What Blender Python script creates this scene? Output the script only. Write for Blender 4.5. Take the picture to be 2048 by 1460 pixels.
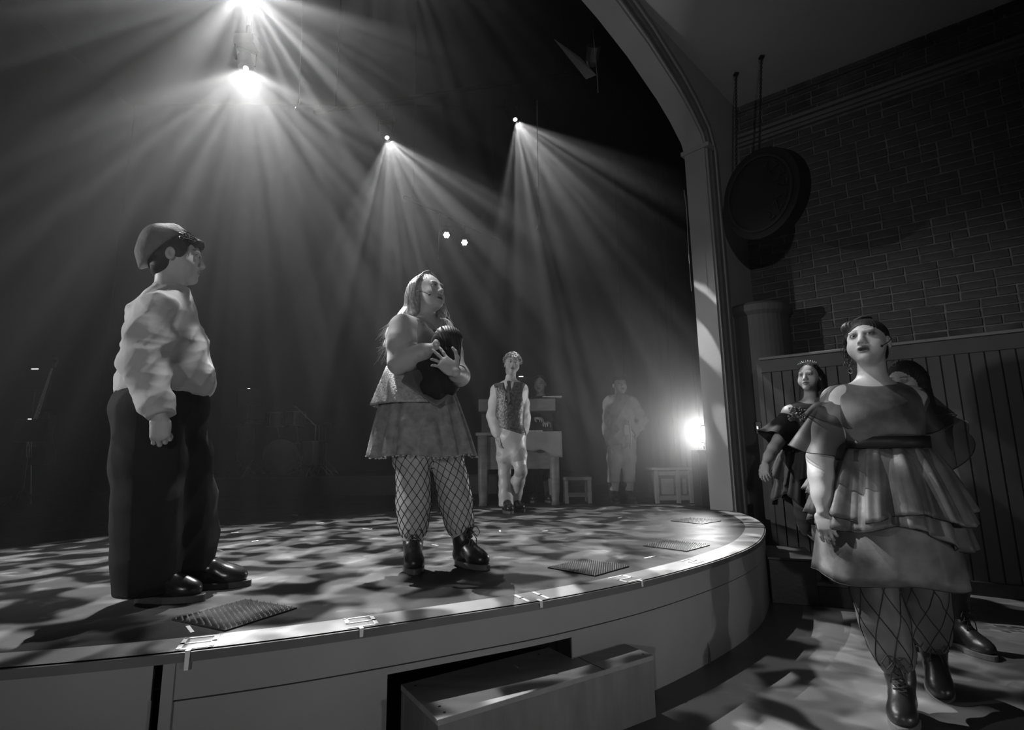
import bpy, bmesh, math, random
import numpy as np
from mathutils import Vector, Matrix

for _o in list(bpy.data.objects): bpy.data.objects.remove(_o)
SC = bpy.context.scene
COL = SC.collection

# ------------------------------------------------------------------ camera
F = 1060.0; CX, CY = 1024.0, 730.0
PITCH = math.atan(182 / F); ROLL = math.radians(-0.7)
CZ = 1.055           # lens height above the auditorium floor
ZS = 0.48            # stage level
_f = np.array([0, math.cos(PITCH), math.sin(PITCH)]); _r0 = np.array([1.0, 0, 0]); _u0 = np.cross(_r0, _f)
_R = math.cos(ROLL) * _r0 + math.sin(ROLL) * _u0
_U = math.cos(ROLL) * _u0 - math.sin(ROLL) * _r0
_C = np.array([0, 0, CZ])
def ray(x, y): return _R * (x - CX) / F - _U * (y - CY) / F + _f
def onz(x, y, z):
    d = ray(x, y); return _C + d * ((z - CZ) / d[2])
def aty(x, y, Y):
    d = ray(x, y); return _C + d * (Y / d[1])
def onplane(x, y, p0, n):
    d = ray(x, y); return _C + d * (((np.array(p0) - _C) @ n) / (d @ n))
cam_d = bpy.data.cameras.new('camera'); cam = bpy.data.objects.new('camera', cam_d); COL.objects.link(cam)
cam_d.sensor_fit = 'HORIZONTAL'; cam_d.sensor_width = 36.0; cam_d.lens = 36.0 * F / 2048.0
cam_d.clip_start = 0.05; cam_d.clip_end = 200
_m = Matrix.Identity(4)
for _i in range(3):
    _m[_i][0] = _R[_i]; _m[_i][1] = _U[_i]; _m[_i][2] = -_f[_i]; _m[_i][3] = _C[_i]
cam.matrix_world = _m
SC.camera = cam

# ------------------------------------------------------------------ exposure, world with stage haze
SC.view_settings.view_transform = 'Standard'; SC.view_settings.look = 'None'
SC.view_settings.gamma = 1.0; SC.view_settings.use_curve_mapping = False
SC.view_settings.exposure = 0.0
HAZE = 0.0082          # the haze hangs on the stage and thins out across the curtain line
w = bpy.data.worlds.new('hall_air'); SC.world = w; w.use_nodes = True
nt = w.node_tree; nt.nodes.clear()
_o = nt.nodes.new('ShaderNodeOutputWorld'); _b = nt.nodes.new('ShaderNodeBackground')
_b.inputs[0].default_value = (0, 0, 0, 1); _b.inputs[1].default_value = 0.0
_v = nt.nodes.new('ShaderNodeVolumeScatter'); _v.inputs['Color'].default_value = (1, 1, 1, 1)
_v.inputs['Anisotropy'].default_value = 0.62
_g = nt.nodes.new('ShaderNodeNewGeometry'); _d = nt.nodes.new('ShaderNodeVectorMath'); _d.operation = 'DOT_PRODUCT'
_d.inputs[1].default_value = (-math.sqrt(.5), math.sqrt(.5), 0); nt.links.new(_g.outputs['Position'], _d.inputs[0])
_r = nt.nodes.new('ShaderNodeMapRange'); _r.interpolation_type = 'SMOOTHSTEP'
_c = -2.22 * math.sqrt(.5) + 5.54 * math.sqrt(.5)
_r.inputs['From Min'].default_value = _c - 0.9; _r.inputs['From Max'].default_value = _c + 0.7
_r.inputs['To Min'].default_value = 0.0004; _r.inputs['To Max'].default_value = HAZE
nt.links.new(_d.outputs['Value'], _r.inputs['Value'])
_k = nt.nodes.new('ShaderNodeVectorMath'); _k.operation = 'DISTANCE'; _k.inputs[1].default_value = (1.55, 6.35, 1.45); nt.links.new(_g.outputs['Position'], _k.inputs[0])
_q = nt.nodes.new('ShaderNodeMapRange'); _q.interpolation_type = 'SMOOTHERSTEP'     # thick haze puff added by the side lamp to widen its glow
_q.inputs['From Min'].default_value = 2.0; _q.inputs['From Max'].default_value = 0.3; _q.inputs['To Min'].default_value = 0.0; _q.inputs['To Max'].default_value = 0.12
nt.links.new(_k.outputs['Value'], _q.inputs['Value'])
_a = nt.nodes.new('ShaderNodeMath'); _a.operation = 'ADD'; nt.links.new(_r.outputs[0], _a.inputs[0]); nt.links.new(_q.outputs[0], _a.inputs[1]); nt.links.new(_a.outputs[0], _v.inputs['Density'])
nt.links.new(_b.outputs[0], _o.inputs[0]); nt.links.new(_v.outputs[0], _o.inputs['Volume'])
try:
    w.cycles.volume_step_size = 1.6; SC.cycles.volume_max_steps = 10
    SC.cycles.max_bounces = 4; SC.cycles.diffuse_bounces = 2; SC.cycles.glossy_bounces = 2
    SC.cycles.volume_bounces = 0; SC.cycles.use_denoising = True; SC.cycles.use_light_tree = True
    SC.cycles.sample_clamp_indirect = 4.0; SC.cycles.transparent_max_bounces = 16; SC.cycles.adaptive_threshold = 0.05
    SC.cycles.caustics_reflective = False; SC.cycles.caustics_refractive = False
except Exception:
    pass

# ------------------------------------------------------------------ stage lighting
def spot(name, loc, target, power, angle, blend=0.3, size=0.05):
    d = bpy.data.lights.new(name, 'SPOT'); o = bpy.data.objects.new(name, d); COL.objects.link(o)
    d.energy = power; d.spot_size = math.radians(angle); d.spot_blend = blend; d.shadow_soft_size = size
    o.location = loc
    o.rotation_euler = (Vector(target) - Vector(loc)).to_track_quat('-Z', 'Y').to_euler()
    return o
def gobo(o, scale, seed, lo, hi, base=0.03):
    """foliage breakup gobo: the beam is cut by an irregular leaf pattern"""
    d = o.data; d.use_nodes = True; nt = d.node_tree; nt.nodes.clear(); N = nt.nodes.new; L = nt.links.new
    out = N('ShaderNodeOutputLight'); em = N('ShaderNodeEmission')
    tc = N('ShaderNodeTexCoord'); sx = N('ShaderNodeSeparateXYZ'); L(tc.outputs['Normal'], sx.inputs[0])
    dx = N('ShaderNodeMath'); dx.operation = 'DIVIDE'; L(sx.outputs[0], dx.inputs[0]); L(sx.outputs[2], dx.inputs[1])
    dy = N('ShaderNodeMath'); dy.operation = 'DIVIDE'; L(sx.outputs[1], dy.inputs[0]); L(sx.outputs[2], dy.inputs[1])
    cb = N('ShaderNodeCombineXYZ'); L(dx.outputs[0], cb.inputs[0]); L(dy.outputs[0], cb.inputs[1]); cb.inputs[2].default_value = seed
    no = N('ShaderNodeTexNoise'); no.inputs['Scale'].default_value = scale; no.inputs['Detail'].default_value = 0.6
    no.inputs['Distortion'].default_value = 0.4
    L(cb.outputs[0], no.inputs['Vector'])
    mr = N('ShaderNodeMapRange'); mr.interpolation_type = 'SMOOTHSTEP'
    mr.inputs['From Min'].default_value = lo; mr.inputs['From Max'].default_value = hi
    mr.inputs['To Min'].default_value = base; mr.inputs['To Max'].default_value = 1.0
    L(no.outputs[0], mr.inputs['Value']); L(mr.outputs[0], em.inputs['Strength']); L(em.outputs[0], out.inputs[0])
# gobo moving heads on the flown bars (positions measured, save the added last one)
P_L0 = aty(490, -26, 4.1); P_L1 = aty(492, 140, 5.0); P_L2 = aty(775, 278, 6.4); P_L3 = aty(1032, 242, 6.3)
P_L4 = np.array([-0.9, 3.2, 5.25])  # unseen extra head, added overhead so light reaches the step box top
GOBOS = [('gobo_spot_a', P_L0, (-1.15, 2.0, .48), 2900, 60, 1.0), ('gobo_spot_b', P_L1, (-1.2, 2.95, .48), 2400, 54, 2.9),
         ('gobo_spot_c', P_L2, (0.15, 4.0, .48), 2000, 48, 4.1), ('gobo_spot_d', P_L3, (1.65, 4.1, .48), 1900, 50, 5.7),
         ('gobo_spot_e', P_L4, (0.35, 1.9, .0), 600, 54, 9.1)]
for n, p, t, pw, an, sd in GOBOS:
    gobo(spot(n, p, t, pw, an, .2, .014), 21, sd, *((.42, .56) if n[-1] == 'e' else (.50, .585)), 0.01)
spot('house_front_spot', (-1.9, -6.4, 2.1), (0.7, 4.8, 2.6), 420, 43, .7, .10)
spot('low_front_light', (3.3, -0.3, 0.12), (0.0, 2.3, 0.30), 62, 66, 1.0, .05)
SL = np.array(aty(1408, 866, 6.02))
spot('side_lamp', SL + np.array([-0.03, -0.04, 0]), (-0.3, 2.6, 2.0), 90, 165, .9, .04)
spot('wing_light', (-6.6, 1.7, 2.7), (-0.3, 4.0, 0.9), 900, 40, .5, .06)

# ------------------------------------------------------------------ materials
MATS = {}
def mat(name, g, rough=0.6, var=0.15, scale=6.0, bump=0.0, bscale=40.0, metal=0.0, spec=0.4, attr=None, stretch=None, scratch=0.0, coat=0.0):
    if name in MATS: return MATS[name]
    m = bpy.data.materials.new(name); m.use_nodes = True; nt = m.node_tree; N = nt.nodes.new; L = nt.links.new
    p = nt.nodes['Principled BSDF']
    p.inputs['Roughness'].default_value = rough; p.inputs['Metallic'].default_value = metal
    p.inputs['Specular IOR Level'].default_value = spec
    if coat: p.inputs['Coat Weight'].default_value = coat; p.inputs['Coat Roughness'].default_value = 0.15
    tc = N('ShaderNodeTexCoord'); vec = tc.outputs['Object']
    if stretch:
        mp = N('ShaderNodeMapping'); mp.inputs['Scale'].default_value = stretch; L(vec, mp.inputs[0]); vec = mp.outputs[0]
    no = N('ShaderNodeTexNoise'); no.inputs['Scale'].default_value = scale; no.inputs['Detail'].default_value = 5.0
    L(vec, no.inputs['Vector'])
    mr = N('ShaderNodeMapRange'); mr.inputs['From Min'].default_value = 0.25; mr.inputs['From Max'].default_value = 0.75
    mr.inputs['To Min'].default_value = g * (1 - var); mr.inputs['To Max'].default_value = g * (1 + var)
    L(no.outputs[0], mr.inputs['Value']); val = mr.outputs[0]
    if attr:
        at = N('ShaderNodeAttribute'); at.attribute_name = attr
        mu = N('ShaderNodeMath'); mu.operation = 'MULTIPLY'; L(val, mu.inputs[0]); L(at.outputs['Fac'], mu.inputs[1]); val = mu.outputs[0]
    if scratch:
        w2 = N('ShaderNodeTexNoise'); w2.inputs['Scale'].default_value = 2.2; w2.inputs['Detail'].default_value = 8.0
        w2.inputs['Distortion'].default_value = 2.5; L(tc.outputs['Object'], w2.inputs['Vector'])
        r2 = N('ShaderNodeMapRange'); r2.inputs['From Min'].default_value = 0.57; r2.inputs['From Max'].default_value = 0.72
        r2.inputs['To Min'].default_value = 0.0; r2.inputs['To Max'].default_value = scratch; L(w2.outputs[0], r2.inputs['Value'])
        ad = N('ShaderNodeMath'); ad.operation = 'ADD'; L(val, ad.inputs[0]); L(r2.outputs[0], ad.inputs[1]); val = ad.outputs[0]
        rr = N('ShaderNodeMapRange'); rr.inputs['To Min'].default_value = rough * 0.7; rr.inputs['To Max'].default_value = min(1, rough * 1.35)
        L(w2.outputs[0], rr.inputs['Value']); L(rr.outputs[0], p.inputs['Roughness'])
    cb = N('ShaderNodeCombineColor'); 
    for i in range(3): L(val, cb.inputs[i])
    L(cb.outputs[0], p.inputs['Base Color'])
    if bump:
        b2 = N('ShaderNodeTexNoise'); b2.inputs['Scale'].default_value = bscale; b2.inputs['Detail'].default_value = 4.0; L(vec, b2.inputs['Vector'])
        bp = N('ShaderNodeBump'); bp.inputs['Strength'].default_value = bump; bp.inputs['Distance'].default_value = 0.01
        L(b2.outputs[0], bp.inputs['Height']); L(bp.outputs[0], p.inputs['Normal'])
    MATS[name] = m; return m
def emit(name, s):
    if name in MATS: return MATS[name]
    m = bpy.data.materials.new(name); m.use_nodes = True; nt = m.node_tree; nt.nodes.clear()
    o = nt.nodes.new('ShaderNodeOutputMaterial'); e = nt.nodes.new('ShaderNodeEmission'); e.inputs[1].default_value = s
    nt.links.new(e.outputs[0], o.inputs[0]); MATS[name] = m; return m

# ------------------------------------------------------------------ mesh helpers
def link(name, me, m=None, parent=None):
    o = bpy.data.objects.new(name, me); COL.objects.link(o)
    if m is not None and me is not None: me.materials.append(m)
    if parent is not None: o.parent = parent
    return o
def thing(name, label, cat, group=None):
    o = bpy.data.objects.new(name, None); COL.objects.link(o); o.empty_display_size = 0.1
    tag(o, label, cat, group); return o
def tag(o, label=None, cat=None, group=None, kind=None):
    if label: o['label'] = label
    if cat: o['category'] = cat
    if group: o['group'] = group
    if kind: o['kind'] = kind
    return o
def unit(v):
    v = np.asarray(v, float); n = np.linalg.norm(v); return v / n if n > 1e-9 else v
class MB:
    def __init__(s): s.v = []; s.f = []
    def add(s, v, f):
        b = len(s.v); s.v.extend([tuple(map(float, q)) for q in v]); s.f.extend([tuple(i + b for i in q) for q in f]); return s
    def box(s, c, size, ax=None):
        """box at centre c; ax = 3 axis vectors"""
        ax = np.eye(3) if ax is None else np.array(ax, float); h = np.array(size, float) / 2; c = np.array(c, float)
        v = [c + ax[0] * h[0] * i + ax[1] * h[1] * j + ax[2] * h[2] * k for i in (-1, 1) for j in (-1, 1) for k in (-1, 1)]
        return s.add(v, [(0, 1, 3, 2), (4, 6, 7, 5), (0, 4, 5, 1), (2, 3, 7, 6), (0, 2, 6, 4), (1, 5, 7, 3)])
    def bar(s, a, b, w, h, up=(0, 0, 1)):
        a, b = np.array(a, float), np.array(b, float); d = unit(b - a); sd = unit(np.cross(d, up))
        if np.linalg.norm(sd) < 0.5: sd = np.array([1.0, 0, 0])
        u = np.cross(sd, d); return s.box((a + b) / 2, (np.linalg.norm(b - a), w, h), (d, sd, u))
    def tube(s, pts, r, n=8, closed=False, cap=True):
        pts = [np.array(p, float) for p in pts]; m = len(pts); rs = r if hasattr(r, '__len__') else [r] * m
        ref = None; v = []; 
        for i, p in enumerate(pts):
            if closed: t = unit(pts[(i + 1) % m] - pts[i - 1])
            else: t = unit(pts[min(i + 1, m - 1)] - pts[max(i - 1, 0)])
            if ref is None:
                ref = np.array([0, 0, 1.0]) if abs(t[2]) < 0.9 else np.array([1.0, 0, 0])
            a = unit(ref - t * (ref @ t)); ref = a; b = np.cross(t, a)
            v += [p + (a * math.cos(q) + b * math.sin(q)) * rs[i] for q in [2 * math.pi * k / n for k in range(n)]]
        f = []
        for i in range(m if closed else m - 1):
            j = (i + 1) % m
            f += [(i * n + k, i * n + (k + 1) % n, j * n + (k + 1) % n, j * n + k) for k in range(n)]
        if cap and not closed: f += [tuple(range(n))[::-1], tuple((m - 1) * n + k for k in range(n))]
        return s.add(v, f)
    def lathe(s, prof, c=(0, 0, 0), ax=None, n=24, a0=0, a1=2 * math.pi, caps=True):
        """prof = [(r, h)], axis = ax[2]"""
        ax = np.eye(3) if ax is None else np.array(ax, float); c = np.array(c, float); full = abs(a1 - a0 - 2 * math.pi) < 1e-6
        k = n if full else n + 1; v = []
        for r, h in prof:
            v += [c + ax[2] * h + (ax[0] * math.cos(q) + ax[1] * math.sin(q)) * r for q in [a0 + (a1 - a0) * i / n for i in range(k)]]
        f = []
        for i in range(len(prof) - 1):
            for j in range(n):
                j2 = (j + 1) % k; f.append((i * k + j, i * k + j2, (i + 1) * k + j2, (i + 1) * k + j))
        if full and caps: f += [tuple(range(k))[::-1], tuple((len(prof) - 1) * k + j for j in range(k))]
        return s.add(v, f)
    def grid(s, P):
        """P[i][j] array of points -> quads"""
        P = np.asarray(P, float); a, b = P.shape[:2]
        return s.add(P.reshape(-1, 3), [(i * b + j, i * b + j + 1, (i + 1) * b + j + 1, (i + 1) * b + j) for i in range(a - 1) for j in range(b - 1)])
    def prism(s, poly, ext):
        n = len(poly); poly = [np.array(p, float) for p in poly]; ext = np.array(ext, float)
        return s.add(poly + [p + ext for p in poly], [tuple(range(n))[::-1], tuple(range(n, 2 * n))] + [(i, (i + 1) % n, n + (i + 1) % n, n + i) for i in range(n)])
    def build(s, name, m, parent=None, smooth=False, bevel=0, solid=0):
        me = bpy.data.meshes.new(name); me.from_pydata(s.v, [], s.f)
        bm = bmesh.new(); bm.from_mesh(me); bmesh.ops.recalc_face_normals(bm, faces=bm.faces); bm.to_mesh(me); bm.free()
        if smooth: me.polygons.foreach_set('use_smooth', [True] * len(me.polygons))
        o = link(name, me, m, parent)
        if solid:
            q = o.modifiers.new('thick', 'SOLIDIFY'); q.thickness = solid; q.offset = 0
        if bevel:
            q = o.modifiers.new('edge', 'BEVEL'); q.width = bevel; q.segments = 2; q.limit_method = 'ANGLE'
        return o
def catmull(P, n):
    P = [np.array(p, float) for p in P]; Q = [2 * P[0] - P[1]] + P + [2 * P[-1] - P[-2]]; out = []
    for i in range(1, len(Q) - 2):
        a, b, c, d = Q[i - 1:i + 3]
        for k in range(n):
            t = k / n; out.append(0.5 * (2 * b + (c - a) * t + (2 * a - 5 * b + 4 * c - d) * t * t + (3 * b - a - 3 * c + d) * t ** 3))
    return out + [P[-1]]
def resample(P, n):
    P = np.array(P, float); L = np.concatenate([[0], np.cumsum(np.linalg.norm(np.diff(P, axis=0), axis=1))])
    t = np.linspace(0, L[-1], n); return np.stack([np.interp(t, L, P[:, k]) for k in range(P.shape[1])], 1)
RNG = random.Random(11)

# ------------------------------------------------------------------ the hall
M_DECK = mat('stage_paint', 0.036, 0.52, 0.35, 3.0, bump=0.12, bscale=25, scratch=0.08, spec=0.25)
M_BORDER = mat('border_paint', 0.22, 0.45, 0.15, 4.0, bump=0.1, bscale=18, spec=0.4)
M_RISER = mat('riser_paint', 0.30, 0.55, 0.10, 2.5, bump=0.05, bscale=30)
M_NOSE = mat('nosing_paint', 0.14, 0.5, 0.2, 5.0)
M_FLOOR = mat('hall_floor', 0.10, 0.40, 0.3, 2.2, bump=0.08, bscale=20, scratch=0.05, spec=0.45)
M_PLASTER = mat('plaster', 0.34, 0.75, 0.08, 2.0, bump=0.1, bscale=30)
M_CEIL = mat('ceiling_plaster', 0.62, 0.8, 0.06, 1.5)
M_MOULD = mat('mould_paint', 0.16, 0.55, 0.12, 3.0)
M_BRICK = mat('brick', 0.075, 0.85, 0.6, 3.5, bump=0.5, bscale=60)
M_MORTAR = mat('mortar', 0.15, 0.9, 0.45, 9.0, bump=0.3, bscale=80)
M_BOARD = mat('board_paint', 0.065, 0.6, 0.15, 4.0, stretch=(1, 1, 0.2))
M_BLACK = mat('black_paint', 0.018, 0.45, 0.3, 5.0, bump=0.15, bscale=30)
M_CLOTHK = mat('black_drape', 0.003, 1.0, 0.3, 3.0, spec=0.0)
M_METAL = mat('dark_metal', 0.06, 0.4, 0.2, 8.0, metal=0.6)
M_STEEL = mat('bright_steel', 0.45, 0.28, 0.2, 12.0, metal=0.9)
M_TAPE = mat('white_tape', 0.80, 0.6, 0.08, 20.0)

# auditorium floor
P = MB().add([(-9, -5, 0), (9, -5, 0), (9, 13, 0), (-9, 13, 0)], [(0, 1, 2, 3)])
tag(P.build('floor', M_FLOOR), kind='structure')

# the curved apron of the stage
RIM_PX = [(0, 1338), (181, 1322), (362, 1304), (600, 1275), (733, 1256), (834, 1241), (990, 1217), (1092, 1201), (1280, 1163), (1417, 1126), (1489, 1100), (1519, 1081), (1529, 1062), (1526, 1051), (1512, 1039), (1486, 1028)]
RIM = [np.array(onz(x, y, ZS))[:2] for x, y in RIM_PX]
RIM = [np.array([-5.2, 1.35]), np.array([-3.6, 1.36]), np.array([-2.4, 1.45])] + RIM + [np.array([2.20, 5.53])]
RIM = resample([q for q in catmull(RIM, 10)], 300)
for _k in range(24):                                   # fair the measured curve
    RIM[1:-1] = 0.5 * RIM[1:-1] + 0.25 * (RIM[:-2] + RIM[2:])
TN = np.gradient(RIM, axis=0); TN /= np.linalg.norm(TN, axis=1)[:, None]
IN = np.stack([-TN[:, 1], TN[:, 0]], 1)               # inward normal of the edge
def rim(i, off=0.0, z=ZS):
    p = RIM[i] + IN[i] * off; return (p[0], p[1], z)
NR = len(RIM)
stage = tag(thing('stage', None, None), kind='structure')
BW = 0.135
deck = [rim(i, BW) for i in range(NR)] + [(2.6, 5.9, ZS), (7, 10.3, ZS), (7, 13, ZS), (-9, 13, ZS), (-9, 1.6, ZS)]
MB().add(deck, [tuple(range(len(deck)))]).build('deck', M_DECK, stage)
# painted border boards: told apart by the joints across them
cuts = [0, 76, 116, 132, 150, 168, 184, 202, 220, 236, 252, 268, 284, NR - 1]
for a, b in zip(cuts[:-1], cuts[1:]):
    m = MB(); top = [rim(i, 0.0) for i in range(a, b + 1)]; inn = [rim(i, BW) for i in range(a, b + 1)]
    if b < NR - 1: 
        top[-1] = tuple(np.array(top[-1]) * 0.985 + np.array(top[-2]) * 0.015); inn[-1] = tuple(np.array(inn[-1]) * 0.985 + np.array(inn[-2]) * 0.015)
    dz = np.array([0, 0, 0.0035])
    m.grid([[np.array(p) + dz, np.array(q) + dz, np.array(q) - 2 * dz] for p, q in zip(top, inn)])
    m.build('border_board', M_BORDER, stage)
def band(name, z0, z1, off, m, a=0, b=NR - 1, thick=0.02):
    mb = MB()
    mb.grid([[rim(i, off + thick, z1), rim(i, off, z1), rim(i, off, z0), rim(i, off + thick, z0)] for i in range(a, b + 1)])
    for i in (a, b): mb.add([rim(i, off, z0), rim(i, off, z1), rim(i, off + thick, z1), rim(i, off + thick, z0)], [(0, 1, 2, 3)])
    return mb.build(name, m, stage, smooth=False)
band('nosing', ZS - 0.028, ZS - 0.0005, -0.010, M_NOSE, thick=0.012)
i0 = int(np.argmin(np.abs(RIM[:, 0] + 1.09)))          # the gap between the two facings
i1 = int(np.argmin(np.abs(RIM[:, 0] - 0.98)))
band('fascia_board', ZS - 0.134, ZS - 0.029, 0.0, M_RISER, i0 + 1)
band('fascia_board', ZS - 0.135, ZS - 0.029, 0.02, M_RISER, 0, i0)
_nr = lambda x, y: int(np.argmin(np.linalg.norm(RIM - np.array(onz(x, y, ZS))[:2], axis=1)))
ia, ib = _nr(776, 1249), _nr(1152, 1192)               # low opening that takes the step box
ZO = 0.318
band('riser_panel', 0.0, ZS - 0.140, 0.004, M_RISER, i0 + 1, ia)
band('riser_panel', ZO, ZS - 0.140, 0.004, M_RISER, ia, ib)
band('riser_panel', 0.0, ZS - 0.140, 0.004, M_RISER, ib, i1)
band('riser_panel', 0.0, ZS - 0.140, 0.0042, M_RISER, i1)
band('riser_panel', 0.14, ZS - 0.138, 0.03, M_RISER, 0, i0)
band('riser_batten', 0.0, ZS - 0.029, -0.006, M_RISER, i0 + 1, i0 + 2, thick=0.02)
band('riser_backing', 0.0, ZS - 0.03, 0.10, M_BLACK, 0, ia)
band('riser_backing', 0.0, ZS - 0.03, 0.55, M_BLACK, ia, ib)
band('riser_backing', 0.0, ZS - 0.03, 0.10, M_BLACK, ib, NR - 1)
for _i in (ia, ib): MB().add([rim(_i, 0.01, 0), rim(_i, 0.57, 0), rim(_i, 0.57, ZS - 0.02), rim(_i, 0.01, ZS - 0.02)], [(0, 1, 2, 3)]).build('opening_cheek', M_BLACK, stage)
MB().tube([np.array(rim(i1, -0.002, 0.0)), np.array(rim(i1, -0.002, 0.05)) + (0.004, 0, 0), np.array(rim(i1, -0.001, 0.10))], [0.006, 0.004, 0.001], 5).build('split_crack', M_BLACK, stage)

# proscenium: jamb, arch, mouldings
PF = np.array([2.22, 5.54, 0]); PD = np.array([math.sqrt(.5), math.sqrt(.5), 0]); PB = np.array([-math.sqrt(.5), math.sqrt(.5), 0])
ARCH = [(0, -0.0), (0, ZS), (0, 1.5), (0, 2.6), (0, 3.6), (0.0, 4.50), (-0.06, 4.62), (-0.30, 4.79), (-0.57, 4.93), (-1.15, 5.14), (-1.66, 5.26), (-2.4, 5.37), (-3.4, 5.43), (-5, 5.45), (-9, 5.45)]
ZC = 5.52
def pp(s, z, b=0.0): return PF + PD * s + PB * b + np.array([0, 0, z])
AR = [np.array(p) for p in ARCH]
AN = []
for i in range(len(AR)):
    t = unit(AR[min(i + 1, len(AR) - 1)] - AR[max(i - 1, 0)]); AN.append(np.array([t[1], -t[0]]))
pros = tag(thing('wall_proscenium', None, None), kind='structure')
JD = 0.24
cap = 5
MB().grid([[pp(*AR[i], 0), pp(*AR[i], JD)] for i in range(0, cap + 1)]).build('jamb', M_PLASTER, pros)
MB().grid([[pp(*AR[i], 0), pp(*AR[i], JD)] for i in range(cap, len(AR))]).build('arch_soffit', M_PLASTER, pros, smooth=True)
MB().grid([[pp(*AR[i], 0.0), pp(*(AR[i] if False else (1.14 if i <= cap else AR[i][0], AR[i][1] if i <= cap else ZC)), 0.0)] for i in range(cap + 1)]).build('wall_face', M_PLASTER, pros)
MB().add([pp(0, 4.5), pp(1.14, 4.5), pp(1.14, ZC), pp(0, ZC)], [(0, 1, 2, 3)]).build('wall_face', M_PLASTER, pros)
MB().grid([[pp(*AR[i]), pp(AR[i][0], ZC)] for i in range(cap, len(AR))]).build('wall_face', M_PLASTER, pros)
MB().grid([[pp(*AR[i], JD), pp(0.9 if i <= cap else AR[i][0], AR[i][1] if i <= cap else ZC, JD)] for i in range(len(AR))]).build('wall_back', M_BLACK, pros)
def sweep(name, o0, o1, proud, m):
    mb = MB(); rows = []
    for p, n in zip(AR, AN):
        a, b = p + n * o0, p + n * o1
        rows.append([pp(*a, 0.0), pp(*a, -proud), pp(*b, -proud), pp(*b, 0.0)])
    mb.grid(rows); return mb.build(name, m, pros)
sweep('moulding', 0.03, 0.055, 0.02, M_PLASTER)
sweep('moulding', 0.07, 0.10, 0.012, M_MOULD)
sweep('moulding', 0.12, 0.30, 0.035, M_MOULD)
sweep('moulding', 0.19, 0.215, 0.05, M_PLASTER)
MB().box(pp(0.06, 4.52, 0.11), (0.16, JD + 0.10, 0.05), (PD, PB, (0, 0, 1))).build('impost_block', M_PLASTER, pros, bevel=0.008)
# dark dado below stage level beside the jamb
MB().box(pp(0.72, ZS / 2 + 0.02, -0.02), (0.9, 0.04, ZS + 0.04), (PD, PB, (0, 0, 1))).build('plinth', M_BLACK, pros)

# round pier at the corner with a capped top
pier = tag(thing('wall_pier', None, None), kind='structure')
pc = np.array([2.84, 5.93, 0])
MB().lathe([(0.32, 0.0), (0.32, 2.56), (0.36, 2.60), (0.36, 2.67), (0.33, 2.70), (0.0, 2.71)], pc, n=40, caps=False).build('pier_body', mat('pier_paint', 0.09, 0.75, 0.1, 2.0), pier, smooth=False)
sw = aty(1510, 855, 5.62)
sp = thing('wall_switch', 'small dark switch plate on the round pier beside the proscenium', 'switch')
_d = unit(np.array([sw[0], sw[1], 0]) - pc * (1, 1, 0)); _s = np.array([-_d[1], _d[0], 0])
sw2 = pc + _d * 0.325; sw2[2] = sw[2]
MB().box(sw2, (0.075, 0.02, 0.13), (_s, _d, (0, 0, 1))).build('plate', M_BLACK, sp, bevel=0.004)
MB().box(sw2 + _d * 0.012, (0.016, 0.02, 0.03), (_s, _d, (0, 0, 1))).build('toggle', M_STEEL, sp)

# brick side wall of the auditorium
WD = np.array([math.sin(math.radians(127.5)), math.cos(math.radians(127.5)), 0]); WN = np.array([WD[1], -WD[0], 0])
W0 = np.array([2.98, 6.30, 0]); UPZ = np.array([0, 0, 1.0])
if WN @ (np.array([0, 0, 0]) - W0) < 0: WN = -WN
def wp(t, z, o=0.0): return W0 + WD * t + WN * o + UPZ * z
wall = tag(thing('wall_side', None, None), kind='structure')
MB().add([wp(-0.3, 0), wp(6.5, 0), wp(6.5, ZC), wp(-0.3, ZC)], [(0, 1, 2, 3)]).build('mortar_bed', M_MORTAR, wall)
def brick_mesh(L, H, T, seed):
    r = random.Random(seed); m = MB(); j = lambda a: a + r.uniform(-0.0035, 0.0035); b = 0.006
    f = [(j(-L / 2), 0, j(-H / 2)), (j(L / 2), 0, j(-H / 2)), (j(L / 2), 0, j(H / 2)), (j(-L / 2), 0, j(H / 2))]
    v = [np.array(q) for q in f]; t = [np.array([q[0] * (1 - 2 * b / L), T, q[2] * (1 - 2 * b / H)]) for q in f]
    m.add(v + t, [(4, 5, 6, 7)] + [(k, (k + 1) % 4, 4 + (k + 1) % 4, 4 + k) for k in range(4)])
    return m
BL, BH, BT = 0.262, 0.080, 0.011
_bm = [brick_mesh(BL, BH, BT, s) for s in range(6)] + [brick_mesh(0.125, BH, BT, s + 10) for s in range(3)]
_me = []
for k, m in enumerate(_bm):
    me = bpy.data.meshes.new('brick'); me.from_pydata(m.v, [], m.f); me.materials.append(M_BRICK); _me.append(me)
Z_LOW, Z_COR = 1.98, 4.93
slots = []
row = 0; z = Z_LOW
while z + BH < Z_COR:
    t = -0.28 + (0.14 if row % 2 else 0.0); first = True
    while t < 4.4:
        hd = RNG.random() < 0.12; L = 0.125 if hd else BL
        slots.append((t + L / 2, z + BH / 2, hd)); t += L + 0.014
    z += BH + 0.012; row += 1
vis = sorted([s for s in slots if 0.02 < s[0] < 3.0], key=lambda s: (2 if s[0] > 2.75 else 0) + (1 if s[1] < 2.25 else 0))
keep = set(vis[:300]); mw = Matrix(((WD[0], WN[0], 0, 0), (WD[1], WN[1], 0, 0), (0, 0, 1, 0), (0, 0, 0, 1)))
rest = MB(); nb = 0
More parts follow.
